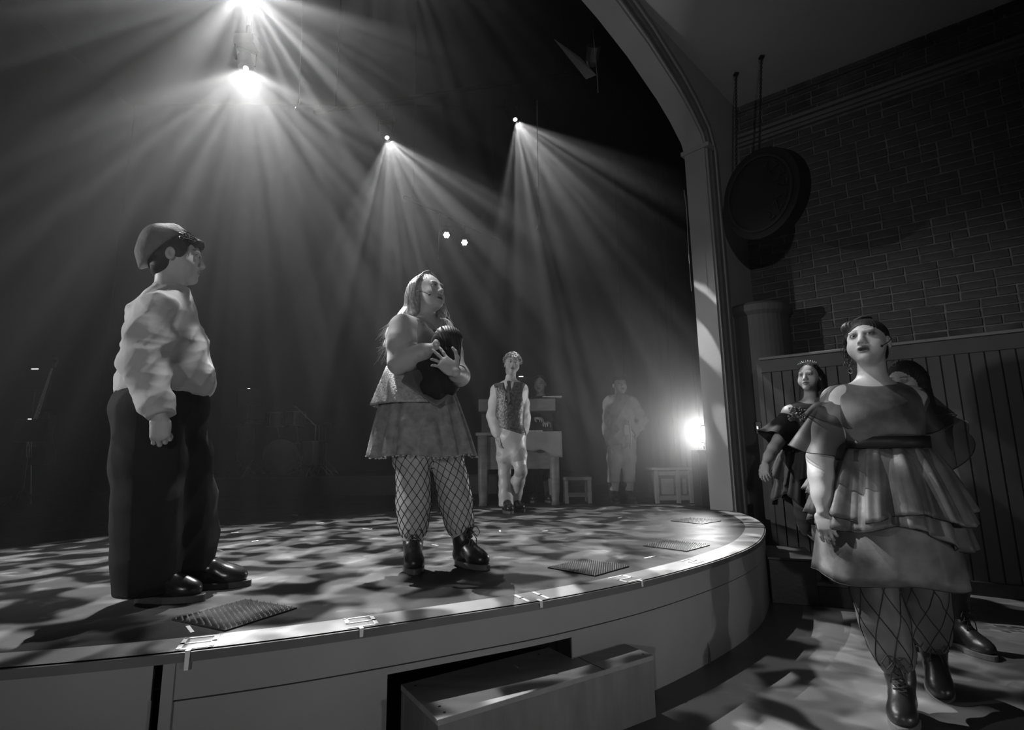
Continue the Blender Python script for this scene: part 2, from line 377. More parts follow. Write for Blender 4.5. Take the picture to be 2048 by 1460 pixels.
for (t, z, hd) in slots:
    k = RNG.randrange(6, 9) if hd else RNG.randrange(6); p = wp(t, z, RNG.uniform(-0.003, 0.002)); a = RNG.uniform(-0.006, 0.006)
    if (t, z, hd) in keep:
        o = bpy.data.objects.new('brick', _me[k]); COL.objects.link(o); o.parent = wall
        o.matrix_local = Matrix.Translation(p) @ mw @ Matrix.Rotation(a, 4, 'Y'); nb += 1
    else:
        rest.add([p + WD * q[0] + WN * q[1] + UPZ * q[2] for q in _bm[k].v], _bm[k].f)
for fz in np.arange(5.10, ZC - 0.05, 0.092):           # brick frieze above the cornice
    t = -0.25 + RNG.random() * 0.1
    while t < 4.6:
        rest.add([wp(t + 0.131, fz + 0.04) + WD * q[0] + WN * q[1] + UPZ * q[2] for q in _bm[RNG.randrange(6)].v], _bm[0].f); t += 0.276
tag(rest.build('brick_rest', M_BRICK, wall), kind='stuff')
cor = tag(thing('trim_1', None, None), kind='structure')
for (z0, z1, pr) in ((4.94, 4.975, 0.05), (4.975, 5.0, 0.085), (5.0, 5.035, 0.06), (5.035, 5.075, 0.11), (5.42, 5.45, 0.03)):
    MB().box(wp(3.0, (z0 + z1) / 2, pr / 2), (6.6, pr, z1 - z0), (WD, WN, UPZ)).build('cornice_strip', M_BRICK if z1 > 5.4 else M_MOULD, cor)

# ceiling of the auditorium
c0 = pp(1.2, ZC); cA = pp(-9, ZC)
tag(MB().add([c0 + UPZ * 0, wp(6.5, ZC), wp(6.5, ZC) + WN * 9, cA - PB * 3, cA], [(0, 1, 2, 3, 4)]).build('ceiling', M_CEIL), kind='structure')

# vertical-board partition in front of the brick wall
part = tag(thing('wall_partition', None, None), kind='structure')
Q0 = np.array([2.36, 4.97, 0])
def qp(t, z, o=0.0): return Q0 + WD * t + WN * o + UPZ * z
MB().box(qp(1.6, 0.95, -0.06), (3.2, 0.08, 1.90), (WD, WN, UPZ)).build('frame', M_BOARD, part)
bw = 0.0885
_bme = None
for k in range(36):
    m = MB(); x0, x1 = -bw / 2 + 0.0015, bw / 2 - 0.0015
    prof = [(x0, -0.01), (x0 + 0.004, 0.008), (x1 - 0.004, 0.008), (x1, -0.01)]
    if _bme is None:
        m.grid([[np.array([a, b, 0.10]) for a, b in prof], [np.array([a, b, 1.80]) for a, b in prof]])
        _bme = bpy.data.meshes.new('board'); _bme.from_pydata(m.v, [], m.f); _bme.materials.append(M_BOARD)
    o = bpy.data.objects.new('board', _bme); COL.objects.link(o); o.parent = part
    o.matrix_local = Matrix.Translation(qp(bw * (k + 0.5), 0, -0.008)) @ mw
MB().box(qp(1.6, 1.86, -0.02), (3.2, 0.07, 0.12), (WD, WN, UPZ)).build('top_rail', M_BOARD, part, bevel=0.005)
MB().box(qp(1.6, 1.93, -0.01), (3.2, 0.11, 0.025), (WD, WN, UPZ)).build('cap_rail', M_MOULD, part, bevel=0.005)
MB().box(qp(1.6, 0.05, -0.01), (3.2, 0.05, 0.10), (WD, WN, UPZ)).build('skirting', M_BLACK, part, bevel=0.005)
MB().box(qp(-0.01, 0.96, -0.06), (0.05, 0.12, 1.92), (WD, WN, UPZ)).build('end_post', M_BOARD, part)

# stage house: black back wall, side wall, drapes
tag(MB().add([(-9, 11.5, 0), (9, 11.5, 0), (9, 11.5, 9), (-9, 11.5, 9)], [(0, 1, 2, 3)]).build('wall_back', mat('back_wall', 0.004, 0.9, 0.3, 1.5)), kind='structure')
tag(MB().add([(-8.5, -4, 0), (-8.5, 13, 0), (-8.5, 13, 9), (-8.5, -4, 9)], [(0, 1, 2, 3)]).build('wall_left', mat('back_wall', 0.004)), kind='structure')
tag(MB().add([(6.5, 9, 0), (6.5, 13, 0), (6.5, 13, 9), (6.5, 9, 9)], [(0, 1, 2, 3)]).build('wall_right', mat('back_wall', 0.004)), kind='structure')
tag(MB().add([(-9, 2.0, 8.9), (9, 8.5, 8.9), (9, 13, 8.9), (-9, 13, 8.9)], [(0, 1, 2, 3)]).build('ceiling_stage', mat('back_wall', 0.004)), kind='structure')
def drape(name, a, b, z0, z1, folds, amp, label):
    a, b = np.array(a, float), np.array(b, float); d = b - a; n = unit(np.array([-d[1], d[0], 0])); rows = []
    k = folds * 8
    for z in np.linspace(z1, z0, 9):
        g = (z1 - z) / (z1 - z0)
        rows.append([(*(a + d * (i / k) + n * amp * (0.5 + 0.5 * g) * math.sin(i / 8 * 2 * math.pi + 1.3 * math.sin(i * 0.37)))[:2], z) for i in range(k + 1)])
    o = MB().grid(rows).build(name, M_CLOTHK, None, smooth=True, solid=0.006); tag(o, label, 'curtain'); return o
drape('leg_drape', (2.45, 6.95, 0), (2.24, 7.42, 0), ZS, 6.2, 3, 0.035, 'narrow black side curtain hanging just inside the proscenium jamb')
drape('leg_drape', (1.75, 8.2, 0), (3.8, 8.6, 0), ZS, 8.8, 8, 0.03, 'black side curtain hanging behind the man in the flat cap')
drape('back_drape', (-8.3, 10.6, 0), (4.5, 10.9, 0), ZS, 8.85, 24, 0.014, 'wide black backdrop curtain across the rear of the stage')

# ------------------------------------------------------------------ figures: smooth-union solids polygonised into one continuous surface
def smin(a, b, k):
    h = np.maximum(k - np.abs(a - b), 0) / k; return np.minimum(a, b) - h * h * k * 0.25
class Solid:
    def __init__(s, lo, hi, h):
        s.h = h; s.lo = np.array(lo, float) - 2 * h; n = np.ceil((np.array(hi, float) + 2 * h - s.lo) / h).astype(int) + 1
        s.n = n; s.D = np.full(n, 0.5, np.float32)
        s.ax = [(s.lo[i] + h * np.arange(n[i])).astype(np.float32) for i in range(3)]
    def _blk(s, lo, hi):
        i0 = np.clip(np.floor((np.array(lo) - s.lo) / s.h).astype(int), 0, s.n); i1 = np.clip(np.ceil((np.array(hi) - s.lo) / s.h).astype(int) + 1, 0, s.n)
        if np.any(i1 <= i0): return None, None
        sl = tuple(slice(a, b) for a, b in zip(i0, i1))
        return sl, np.meshgrid(s.ax[0][sl[0]], s.ax[1][sl[1]], s.ax[2][sl[2]], indexing='ij', sparse=True)
    def _put(s, sl, d, k, op):
        if op == 'add': s.D[sl] = smin(s.D[sl], d, max(k, 1e-4))
        elif op == 'sub': s.D[sl] = -smin(-s.D[sl], d, max(k, 1e-4))
    def cone(s, a, b, ra, rb, k=0.03, op='add', flat=None):
        """tapered capsule; flat=(axis, factor) squeezes the section along an axis"""
        a = np.array(a, float); b = np.array(b, float); m = max(ra, rb) + k + 2 * s.h
        sl, g = s._blk(np.minimum(a, b) - m, np.maximum(a, b) + m)
        if sl is None: return s
        d = b - a; L2 = max(d @ d, 1e-9)
        px, py, pz = g[0] - a[0], g[1] - a[1], g[2] - a[2]
        t = np.clip((px * d[0] + py * d[1] + pz * d[2]) / L2, 0, 1)
        qx, qy, qz = px - t * d[0], py - t * d[1], pz - t * d[2]
        if flat is not None:
            f = unit(flat[0]); e = (qx * f[0] + qy * f[1] + qz * f[2]) * (flat[1] - 1)
            qx, qy, qz = qx + e * f[0], qy + e * f[1], qz + e * f[2]
        dd = np.sqrt(qx * qx + qy * qy + qz * qz) - (ra + (rb - ra) * t)
        s._put(sl, dd.astype(np.float32), k, op); return s
    def chain(s, pts, rs, k=0.03, flat=None):
        for i in range(len(pts) - 1): s.cone(pts[i], pts[i + 1], rs[i], rs[i + 1], k, flat=flat)
        return s
    def ell(s, c, r, ax=None, k=0.03, op='add'):
        c = np.array(c, float); r = np.array(r, float); m = r.max() + k + 2 * s.h
        sl, g = s._blk(c - m, c + m)
        if sl is None: return s
        ax = np.eye(3) if ax is None else np.array(ax, float)
        p = [g[0] - c[0], g[1] - c[1], g[2] - c[2]]
        u = [(p[0] * ax[i][0] + p[1] * ax[i][1] + p[2] * ax[i][2]) for i in range(3)]
        k0 = np.sqrt(sum((u[i] / r[i]) ** 2 for i in range(3))); k1 = np.sqrt(sum((u[i] / r[i] ** 2) ** 2 for i in range(3)))
        d = k0 * (k0 - 1) / np.maximum(k1, 1e-6)
        s._put(sl, d.astype(np.float32), k, op); return s
    def box(s, c, hs, ax=None, r=0.01, k=0.01, op='add'):
        c = np.array(c, float); hs = np.array(hs, float); m = np.linalg.norm(hs) + r + k + 2 * s.h
        sl, g = s._blk(c - m, c + m)
        if sl is None: return s
        ax = np.eye(3) if ax is None else np.array(ax, float); p = [g[0] - c[0], g[1] - c[1], g[2] - c[2]]
        q = [np.abs(p[0] * ax[i][0] + p[1] * ax[i][1] + p[2] * ax[i][2]) - (hs[i] - r) for i in range(3)]
        d = np.sqrt(sum(np.maximum(e, 0) ** 2 for e in q)) + np.minimum(np.maximum(np.maximum(q[0], q[1]), q[2]), 0) - r
        s._put(sl, d.astype(np.float32), k, op); return s
    def cut(s, p, n, k=0.01, near=None):
        """remove everything on the side the normal points to (only inside a cube of half-size near)"""
        n = unit(n)
        if near:
            sl, g = s._blk(np.array(p) - near, np.array(p) + near)
            d = (g[0] - p[0]) * n[0] + (g[1] - p[1]) * n[1] + (g[2] - p[2]) * n[2]
            s.D[sl] = -smin(-s.D[sl], -d.astype(np.float32), k); return s
        g = np.meshgrid(*s.ax, indexing='ij', sparse=True)
        d = (g[0] - p[0]) * n[0] + (g[1] - p[1]) * n[1] + (g[2] - p[2]) * n[2]
        s.D = -smin(-s.D, -d.astype(np.float32), k); return s
    def displace(s, fn):
        g = np.meshgrid(*s.ax, indexing='ij', sparse=True); s.D = (s.D + fn(*g)).astype(np.float32); return s
    def sample(s, P):
        P = (np.asarray(P, float) - s.lo) / s.h; P = np.clip(P, 0, np.array(s.n) - 1.001); i = np.floor(P).astype(int); f = P - i; v = 0
        for a in (0, 1):
            for b in (0, 1):
                for c in (0, 1):
                    wgt = (f[:, 0] if a else 1 - f[:, 0]) * (f[:, 1] if b else 1 - f[:, 1]) * (f[:, 2] if c else 1 - f[:, 2])
                    v = v + wgt * s.D[i[:, 0] + a, i[:, 1] + b, i[:, 2] + c]
        return v
    def surface(s):
        D = s.D; I = D < 0; n = np.array(D.shape) - 1
        cnt = np.zeros(n, np.int8)
        for a in (0, 1):
            for b in (0, 1):
                for c in (0, 1): cnt += I[a:a + n[0], b:b + n[1], c:c + n[2]]
        cells = np.argwhere((cnt > 0) & (cnt < 8)); idx = np.full(n, -1, np.int32); idx[tuple(cells.T)] = np.arange(len(cells))
        S = np.zeros((len(cells), 3)); W = np.zeros(len(cells)); cor = [np.array([a, b, c]) for a in (0, 1) for b in (0, 1) for c in (0, 1)]
        val = [D[tuple((cells + c).T)] for c in cor]
        for i in range(8):
            for j in range(i + 1, 8):
                if np.abs(cor[i] - cor[j]).sum() != 1: continue
                x = (val[i] < 0) != (val[j] < 0); dn = val[i] - val[j]; t = np.where(x, val[i] / np.where(x, dn, 1), 0)
                S += np.where(x[:, None], cor[i] + t[:, None] * (cor[j] - cor[i]), 0); W += x
        V = s.lo + s.h * (cells + S / W[:, None]); Fs = []
        for ax in range(3):
            o = [k for k in range(3) if k != ax]
            a = [slice(None)] * 3; b = [slice(None)] * 3; a[ax] = slice(0, -1); b[ax] = slice(1, None)
            for k in o: a[k] = slice(1, -1); b[k] = slice(1, -1)
            A, B = I[tuple(a)], I[tuple(b)]; e = np.argwhere(A != B)
            if not len(e): continue
            fl = A[tuple(e.T)]; base = e.copy(); base[:, o[0]] += 1; base[:, o[1]] += 1
            q = []
            for du, dv in ((0, 0), (1, 0), (1, 1), (0, 1)):
                c = base.copy(); c[:, o[0]] -= 1 - du; c[:, o[1]] -= 1 - dv; q.append(idx[tuple(c.T)])
            q = np.stack(q, 1)
            if ax == 1: fl = ~fl
            q[~fl] = q[~fl][:, ::-1]; Fs.append(q)
        return V, np.concatenate(Fs)
    def build(s, name, m, parent=None, tint=None, relax=0):
        V, Fq = s.surface()
        me = bpy.data.meshes.new(name); me.vertices.add(len(V)); me.vertices.foreach_set('co', V.astype(np.float32).ravel())
        me.loops.add(Fq.size); me.loops.foreach_set('vertex_index', Fq.astype(np.int32).ravel())
        me.polygons.add(len(Fq)); me.polygons.foreach_set('loop_start', np.arange(0, Fq.size, 4, dtype=np.int32))
        me.polygons.foreach_set('loop_total', np.full(len(Fq), 4, np.int32)); me.polygons.foreach_set('use_smooth', np.ones(len(Fq), bool))
        me.update(calc_edges=True)
        if tint is not None:
            at = me.attributes.new('tint', 'FLOAT', 'POINT'); at.data.foreach_set('value', np.asarray(tint(V), np.float32))
        return link(name, me, m, parent)
def waves(seed, n=5, fmin=15, fmax=45, amp=0.004, aniso=(1, 1, 0.5)):
    """cloth wrinkles: a few warped sine folds"""
    r = random.Random(seed); T = []
    for _ in range(n):
        d = unit([r.gauss(0, 1) * aniso[0], r.gauss(0, 1) * aniso[1], r.gauss(0, 1) * aniso[2]]); T.append((d, r.uniform(fmin, fmax), r.uniform(0, 6.3), unit([r.gauss(0, 1) for _ in range(3)]), r.uniform(4, 9)))
    def fn(x, y, z):
        s = 0
        for d, f, ph, e, g in T:
            wv = np.sin((x * e[0] + y * e[1] + z * e[2]) * g + ph)
            q = np.sin((x * d[0] + y * d[1] + z * d[2]) * f + ph + 1.6 * wv)
            s = s + (2 * np.abs(q) ** 0.8 - 1.2) * (0.55 + 0.45 * wv)
        return s * (amp / math.sqrt(n))
    return fn
def hairflow(H, n=60, amp=0.0025, wv=0.5):
    """combed strand relief that runs down from the parting"""
    def fn(x, y, z):
        u = [(x - H.c[0]) * H.A[i][0] + (y - H.c[1]) * H.A[i][1] + (z - H.c[2]) * H.A[i][2] for i in range(3)]
        a = np.arctan2(u[0], u[1] + 0.01); return (amp * np.sin(a * n + wv * np.sin(u[2] * 45) + 3 * np.sin(a * 5)) * (0.6 + 0.4 * np.sin(a * 11 + u[2] * 20))).astype(np.float32)
    return fn
def frame(fwd, up):
    """right-handed head/hand frame: (left->right x, forward y, up z)"""
    f = unit(fwd); x = unit(np.cross(f, up)); return np.array([x, f, np.cross(x, f)])

class Head:
    """head of height hh (chin to crown) with centre c; axes: x = figure's right, y = forward, z = up"""
    def __init__(s, c, fwd, up, hh=0.225, wide=1.0, jaw=1.0, mouth=0.0):
        s.c = np.array(c, float); s.A = frame(fwd, up); s.k = hh / 0.225; s.wide = wide; s.jaw = jaw; s.mouth = mouth
    def p(s, x, y, z): return s.c + (s.A[0] * x * s.wide + s.A[1] * y + s.A[2] * z) * s.k
    def loc(s, V):
        q = (V - s.c) @ s.A.T / s.k; q[:, 0] /= s.wide; return q
    def carve(s, S):
        k, A, w = s.k, s.A, s.wide; e = lambda c, r, kk=0.02, op='add': S.ell(s.p(*c), np.array([r[0] * w, r[1], r[2]]) * k, A, kk * k, op)
        e((0, -0.012, 0.032), (0.074, 0.095, 0.082))                        # cranium
        e((0, 0.022, 0.005), (0.066, 0.070, 0.090), 0.03)                   # face mass
        e((0, 0.042, -0.062), (0.048 * s.jaw, 0.046, 0.046), 0.035)         # jaw
        e((0, 0.072, -0.088), (0.022, 0.020, 0.018), 0.02)                  # chin
        for x in (-1, 1):
            e((x * 0.046, 0.05, -0.03), (0.024, 0.026, 0.03), 0.03)         # cheek
            e((x * 0.031, 0.098, 0.018), (0.018, 0.016, 0.012), 0.012, 'sub')   # eye socket
            e((x * 0.031, 0.079, 0.015), (0.0145, 0.0145, 0.0135), 0.004)   # closed-in eyeball / lid
            e((x * 0.030, 0.086, 0.034), (0.022, 0.010, 0.007), 0.012)      # brow ridge
            e((x * 0.031, 0.0835, 0.0235), (0.0165, 0.0125, 0.0058), 0.005)   # upper lid
            e((x * 0.079, -0.012, 0.0), (0.008, 0.020, 0.030), 0.006)       # ear
            e((x * 0.086, -0.006, 0.004), (0.007, 0.011, 0.017), 0.004, 'sub')
            e((x * 0.011, 0.097, -0.024), (0.009, 0.010, 0.008), 0.008)     # nostril wing
        S.cone(s.p(0, 0.086, 0.024), s.p(0, 0.106, -0.017), 0.008 * k, 0.0115 * k, 0.014 * k)   # nose
        for x in (-1, 1): e((x * 0.006, 0.104, -0.029), (0.004, 0.005, 0.004), 0.003, 'sub')
        o = s.mouth
        e((0, 0.088, -0.046), (0.024, 0.011, 0.0075), 0.006)                # lips
        e((0, 0.086, -0.059 - o * 0.6), (0.021, 0.012, 0.0075), 0.006)
        e((0, 0.100, -0.0525 - o * 0.3), (0.023 - o * 0.3, 0.018, 0.0022 + o * 0.55), 0.004, 'sub')
    def tint(s, V, brow=0.3, lip=0.55, makeup=0.6):
        q = s.loc(V); x, y, z = np.abs(q[:, 0]), q[:, 1], q[:, 2]; fr = np.clip((y - 0.045) / 0.02, 0, 1)
        ss = lambda d, w: np.clip(0.5 - d / w, 0, 1)                       # soft mask from a signed distance
        arch = 0.0415 - ((x - 0.034) / 0.03) ** 2 * 0.006
        mb = ss(np.abs(z - arch) - 0.0026, 0.004) * ss(np.abs(x - 0.034) - 0.020, 0.006) * fr
        me = ss((np.sqrt(((x - 0.031) / 0.022) ** 2 + ((z - 0.018) / 0.012) ** 2) - 1) * 0.012, 0.008) * fr
        ml = ss((np.sqrt((x / 0.025) ** 2 + ((z + 0.0525 + s.mouth * 0.3) / (0.0145 + s.mouth * 0.3)) ** 2) - 1) * 0.014, 0.004) * np.clip((y - 0.074) / 0.008, 0, 1)
        mo = ss(np.abs(z + 0.0525 + s.mouth * 0.3) - 0.0012 - s.mouth * 0.45, 0.003) * ss(x - 0.020, 0.003) * np.clip((0.093 - y) / 0.005, 0, 1) * np.clip((y - 0.055) / 0.005, 0, 1)
        t = np.ones(len(V))
        for m_, v_ in ((me, makeup), (mb, brow), (ml, lip), (mo, 0.1)): t = t * (1 - m_) + np.minimum(t, v_) * m_
        return t
    def eyes(s, parent, look=(0, 0)):
        me = mat('eye_white', 0.55, 0.2, 0.05); mi = mat('eye_iris', 0.02, 0.15, 0.1)
        for x in (-1, 1):
            c = s.p(x * 0.031, 0.0815, 0.0155); r = 0.0128 * s.k
            MB().lathe([(r * math.sin(a), r * math.cos(a)) for a in np.linspace(0.01, 1.15, 7)], c, (s.A[0], -s.A[2] * 0.62, s.A[1]), 14, caps=False).build('eye', me, parent, smooth=True)
            d = unit(s.A[1] + s.A[0] * look[0] + s.A[2] * look[1]); u = unit(np.cross(d, s.A[2])); v = np.cross(u, d)
            MB().lathe([(r * 1.03 * math.sin(a), r * 1.03 * math.cos(a)) for a in np.linspace(0.01, 0.52, 4)], c, (u, v * 0.80, d), 14, caps=False).build('iris', mi, parent, smooth=True)
            lid = [s.p(x * 0.031 + 0.0165 * math.cos(a), 0.0905 - 0.010 * abs(math.cos(a)) ** 2, 0.0165 + 0.0085 * math.sin(a)) for a in np.linspace(0.05, math.pi - 0.05, 9)]
            MB().tube(lid, [0.0011] + [0.0021] * 7 + [0.0011], 5).build('eyelash', mi, parent, smooth=True)

def hand(S, w, d, n, side, size=1.0, curl=(0.5, 0.5, 0.5, 0.5), spread=0.12, thumb=(0.5, 0.4), kk=0.006):
    """w wrist, d along the palm, n out of the back of the hand, side=+1 when the thumb lies on cross(d,n)"""
    d = unit(d); n = unit(n - d * (np.array(n) @ d)); t = np.cross(d, n) * side; w = np.array(w, float); z = size
    A = np.array([t, d, n])
    S.ell(w + d * 0.048 * z, np.array([0.040, 0.056, 0.0165]) * z, A, 0.012)
    S.box(w + d * 0.055 * z, np.array([0.037, 0.038, 0.012]) * z, A, 0.011, 0.012)
    for i, (off, L, r) in enumerate(((0.029, 0.073, 0.0088), (0.010, 0.082, 0.0091), (-0.010, 0.076, 0.0086), (-0.028, 0.060, 0.0076))):
        b = w + (d * (0.090 - 0.006 * abs(i - 1)) + t * off) * z; c = curl[i]; dr = unit(d + t * spread * (1.2 - i * 0.8)); ang = c * 0.55
        p = b; S.cone(w + (d * 0.045 + t * off * 0.8) * z, b, r * z, r * z, kk)
        for q, fr in enumerate((0.46, 0.31, 0.23)):
            e = dr * math.cos(ang) - n * math.sin(ang); p2 = p + e * L * fr * z
            S.cone(p, p2, r * z * (1 - 0.08 * q), r * z * (0.92 - 0.09 * q), kk); p = p2; ang += c * (1.25 if q == 0 else 0.9)
    b = w + (d * 0.022 + t * 0.030) * z; e = unit(d * 0.75 + t * thumb[0] - n * thumb[1]); p = b
    for q, (L, r) in enumerate(((0.042, 0.0125), (0.032, 0.0105), (0.026, 0.0090))):
        p2 = p + e * L * z; S.cone(p, p2, r * z, r * 0.88 * z, 0.008 if q == 0 else kk); p = p2; e = unit(e - t * 0.25 * thumb[0] + d * 0.2 - n * 0.12)

def boot(parent, ankle, toe_dir, ground, h=0.16, L=0.265, name='boot', lace=True, hs=0.0045, heel_up=0.0, m=None, top_r=0.056, up=None, shoe=False):
    """laced ankle boot; ankle = joint, ground = height of the sole, heel_up tilts the foot about the toe"""
    m = m or mat('boot_leather', 0.022, 0.34, 0.2, 10.0, bump=0.1, bscale=60, spec=0.6)
    msole = mat('boot_sole', 0.10, 0.5, 0.2, 10.0); f = unit([toe_dir[0], toe_dir[1], 0]); z = np.array([0, 0, 1.0]); sd = np.cross(f, z)
    o = np.array([ankle[0], ankle[1], ground], float)
    ca, sa = math.cos(heel_up), math.sin(heel_up); piv = f * (L * 0.5)
    def T(x, y, zz):      # x along foot, y side, z up, tilted about the ball of the foot
        xx = x - L * 0.45
        return o + f * (L * 0.45 + xx * ca + zz * sa) + sd * y + z * (zz * ca - xx * sa)
    fx = unit(T(1, 0, 0) - T(0, 0, 0)); fz = unit(T(0, 0, 1) - T(0, 0, 0)); A = np.array([fx, sd, fz])
    at = np.array(ankle, float); top = at + (unit(up) if up is not None else fz) * h * 0.55
    S = Solid(np.minimum(o - np.array([.27, .27, .06]), top - 0.13), np.maximum(o + np.array([.27, .27, .16]), top + 0.13), hs)
    S.ell(T(L * 0.48, 0, 0.045), (0.070, 0.048, 0.042), A, 0.03); S.ell(T(L * 0.58, 0, 0.050), (0.052, 0.046, 0.038), A, 0.012)
    S.cone(T(L * 0.22, 0, 0.088), T(L * 0.45, 0, 0.060), 0.046, 0.042, 0.03); S.ell(T(-0.01, 0, 0.05), (0.062, 0.039, 0.045), A, 0.03)
    if shoe: S.cone(T(0, 0, 0.05), T(0.03, 0, 0.085), 0.036, 0.036, 0.03)
    else: S.cone(T(0.005, 0, 0.06), at, 0.043, 0.047, 0.03); S.cone(at, top, 0.047, top_r, 0.03); S.cut(top, unit(top - at), 0.006)
    S.cut(T(0, 0, 0.012), -fz, 0.004)
    b = S.build(name, m, parent)
    mb = MB(); out = []
    for a in np.linspace(0, 2 * math.pi, 28, endpoint=False):
        c_, s_ = math.cos(a), math.sin(a); x = L * 0.31 + (L * 0.53) * c_; wd = 0.047 * (1 if c_ > -0.1 else 0.86) * (1 - 0.12 * max(0, c_) ** 2)
        out.append((x - 0.0, s_ * wd * 1.17))
    up_r = [T(x, y, 0.028) for x, y in out]; lo_r = [T(x, y, 0.0) for x, y in out]
    n = len(out); mb.add(up_r + lo_r, [tuple(range(n)), tuple(range(n, 2 * n))[::-1]] + [(i, (i + 1) % n, n + (i + 1) % n, n + i) for i in range(n)])
    mb.build('sole', msole, b, bevel=0.003)
    if lace and not shoe:
        ml = mat('lace', 0.03, 0.7, 0.2)
        P0, P1 = T(L * 0.42, 0, 0.097), top; mb = MB()
        pts = [P0 + (at + fx * 0.058 - P0) * u for u in np.linspace(0, 1, 5)][:-1] + [at + fx * 0.056 + (top + fx * 0.062 * (top_r / 0.056) - at - fx * 0.056) * u for u in np.linspace(0, 0.93, 4)]
        for i in range(len(pts) - 1):
            mb.tube([pts[i] + sd * 0.022, (pts[i] + pts[i + 1]) / 2 + fx * 0.008, pts[i + 1] - sd * 0.022], 0.0032, 5)
            mb.tube([pts[i] - sd * 0.022, (pts[i] + pts[i + 1]) / 2 + fx * 0.008, pts[i + 1] + sd * 0.022], 0.0032, 5)
        e = pts[-1]
        for s_ in (-1, 1):
            mb.tube([e, e + fx * 0.02 + sd * s_ * 0.03 + z * 0.01, e + fx * 0.025 + sd * s_ * 0.05 - z * 0.02, e + fx * 0.02 + sd * s_ * 0.035 - z * 0.045, e + fx * 0.006], 0.0026, 5)
            mb.tube([e, e + fx * 0.03 + sd * s_ * 0.02 - z * 0.05, e + fx * 0.025 + sd * s_ * 0.028 - z * 0.09], 0.0026, 5)
        mb.build('lace', ml, b)
    return b
def legs_net(S, parent, hip, knee, ankle, z_top, z_bot, n=13, pitch=0.5, r=0.0016, name='fishnet_stocking', rmax=0.14):
    """net of crossed threads laid on the leg surface"""
    path = resample(np.array([hip, knee, ankle], float), 60); mb = MB()
    zs = path[:, 2]; rows = [i for i in range(60) if z_bot <= zs[i] <= z_top]
    if len(rows) < 3: return None
    ref = np.array([1.0, 0, 0]); A = 48; P = np.zeros((len(rows), A, 3))
    for ri, i in enumerate(rows):
        t = unit(path[min(i + 1, 59)] - path[max(i - 1, 0)]); a = unit(ref - t * (ref @ t)); b = np.cross(t, a)
        for k in range(A):
            q = 2 * math.pi * k / A; d = a * math.cos(q) + b * math.sin(q); R = np.linspace(0.015, rmax, 64)
            v = S.sample(path[i] + d * R[:, None]); j = int(np.argmax(v > 0)); 
            if j <= 0: j = len(R) - 1
            rr = R[j - 1] + (R[j] - R[j - 1]) * float(np.clip(-v[j - 1] / max(v[j] - v[j - 1], 1e-6), 0, 1)); P[ri, k] = path[i] + d * (rr + 0.0012)
    H = len(rows); tot = np.linalg.norm(path[rows[-1]] - path[rows[0]])
    for sgn in (-1, 1):
        for q in range(n):
            ln = []
            for ri in range(0, H):
                u = (q / n + sgn * pitch * tot * ri / H / 0.5) * A; k = int(math.floor(u)); fr = u - k
                ln.append(P[ri, k % A] * (1 - fr) + P[ri, (k + 1) % A] * fr)
            mb.tube(ln, r, 4, cap=False)
    return mb.build(name, mat('net_thread', 0.012, 0.7, 0.1), parent)
def pleats(center_fn, r_fn, z0, z1, nf, amp, seed=0, na=None, nz=14, ax=None, a0=0, a1=2 * math.pi, hem=0.0, sharp=1.0):
    """rows of points for a gathered skirt: radius with folds growing to the hem"""
    r = random.Random(seed); ph = [r.uniform(0, 6.28) for _ in range(4)]; na = na or nf * 8; rows = []
    for i in range(nz + 1):
        u = i / nz; row = []
        for k in range(na + 1):
            a = a0 + (a1 - a0) * k / na; w = math.sin(nf * a + ph[0] + 0.7 * math.sin(3 * a + ph[1]) + 0.5 * math.sin(2 * u + ph[2]))
            w = math.copysign(abs(w) ** sharp, w); w2 = math.sin(nf * 1.7 * a + ph[3] + u)
            rx, ry = r_fn(u); c = center_fn(u); f = 1 + amp * (0.25 + 0.75 * u) * (w + 0.35 * w2)
            z = z1 + (z0 - z1) * u + hem * u * math.sin(5 * a + ph[2])
            row.append((c[0] + math.cos(a) * rx * f, c[1] + math.sin(a) * ry * f, z))
        rows.append(row)
    return rows

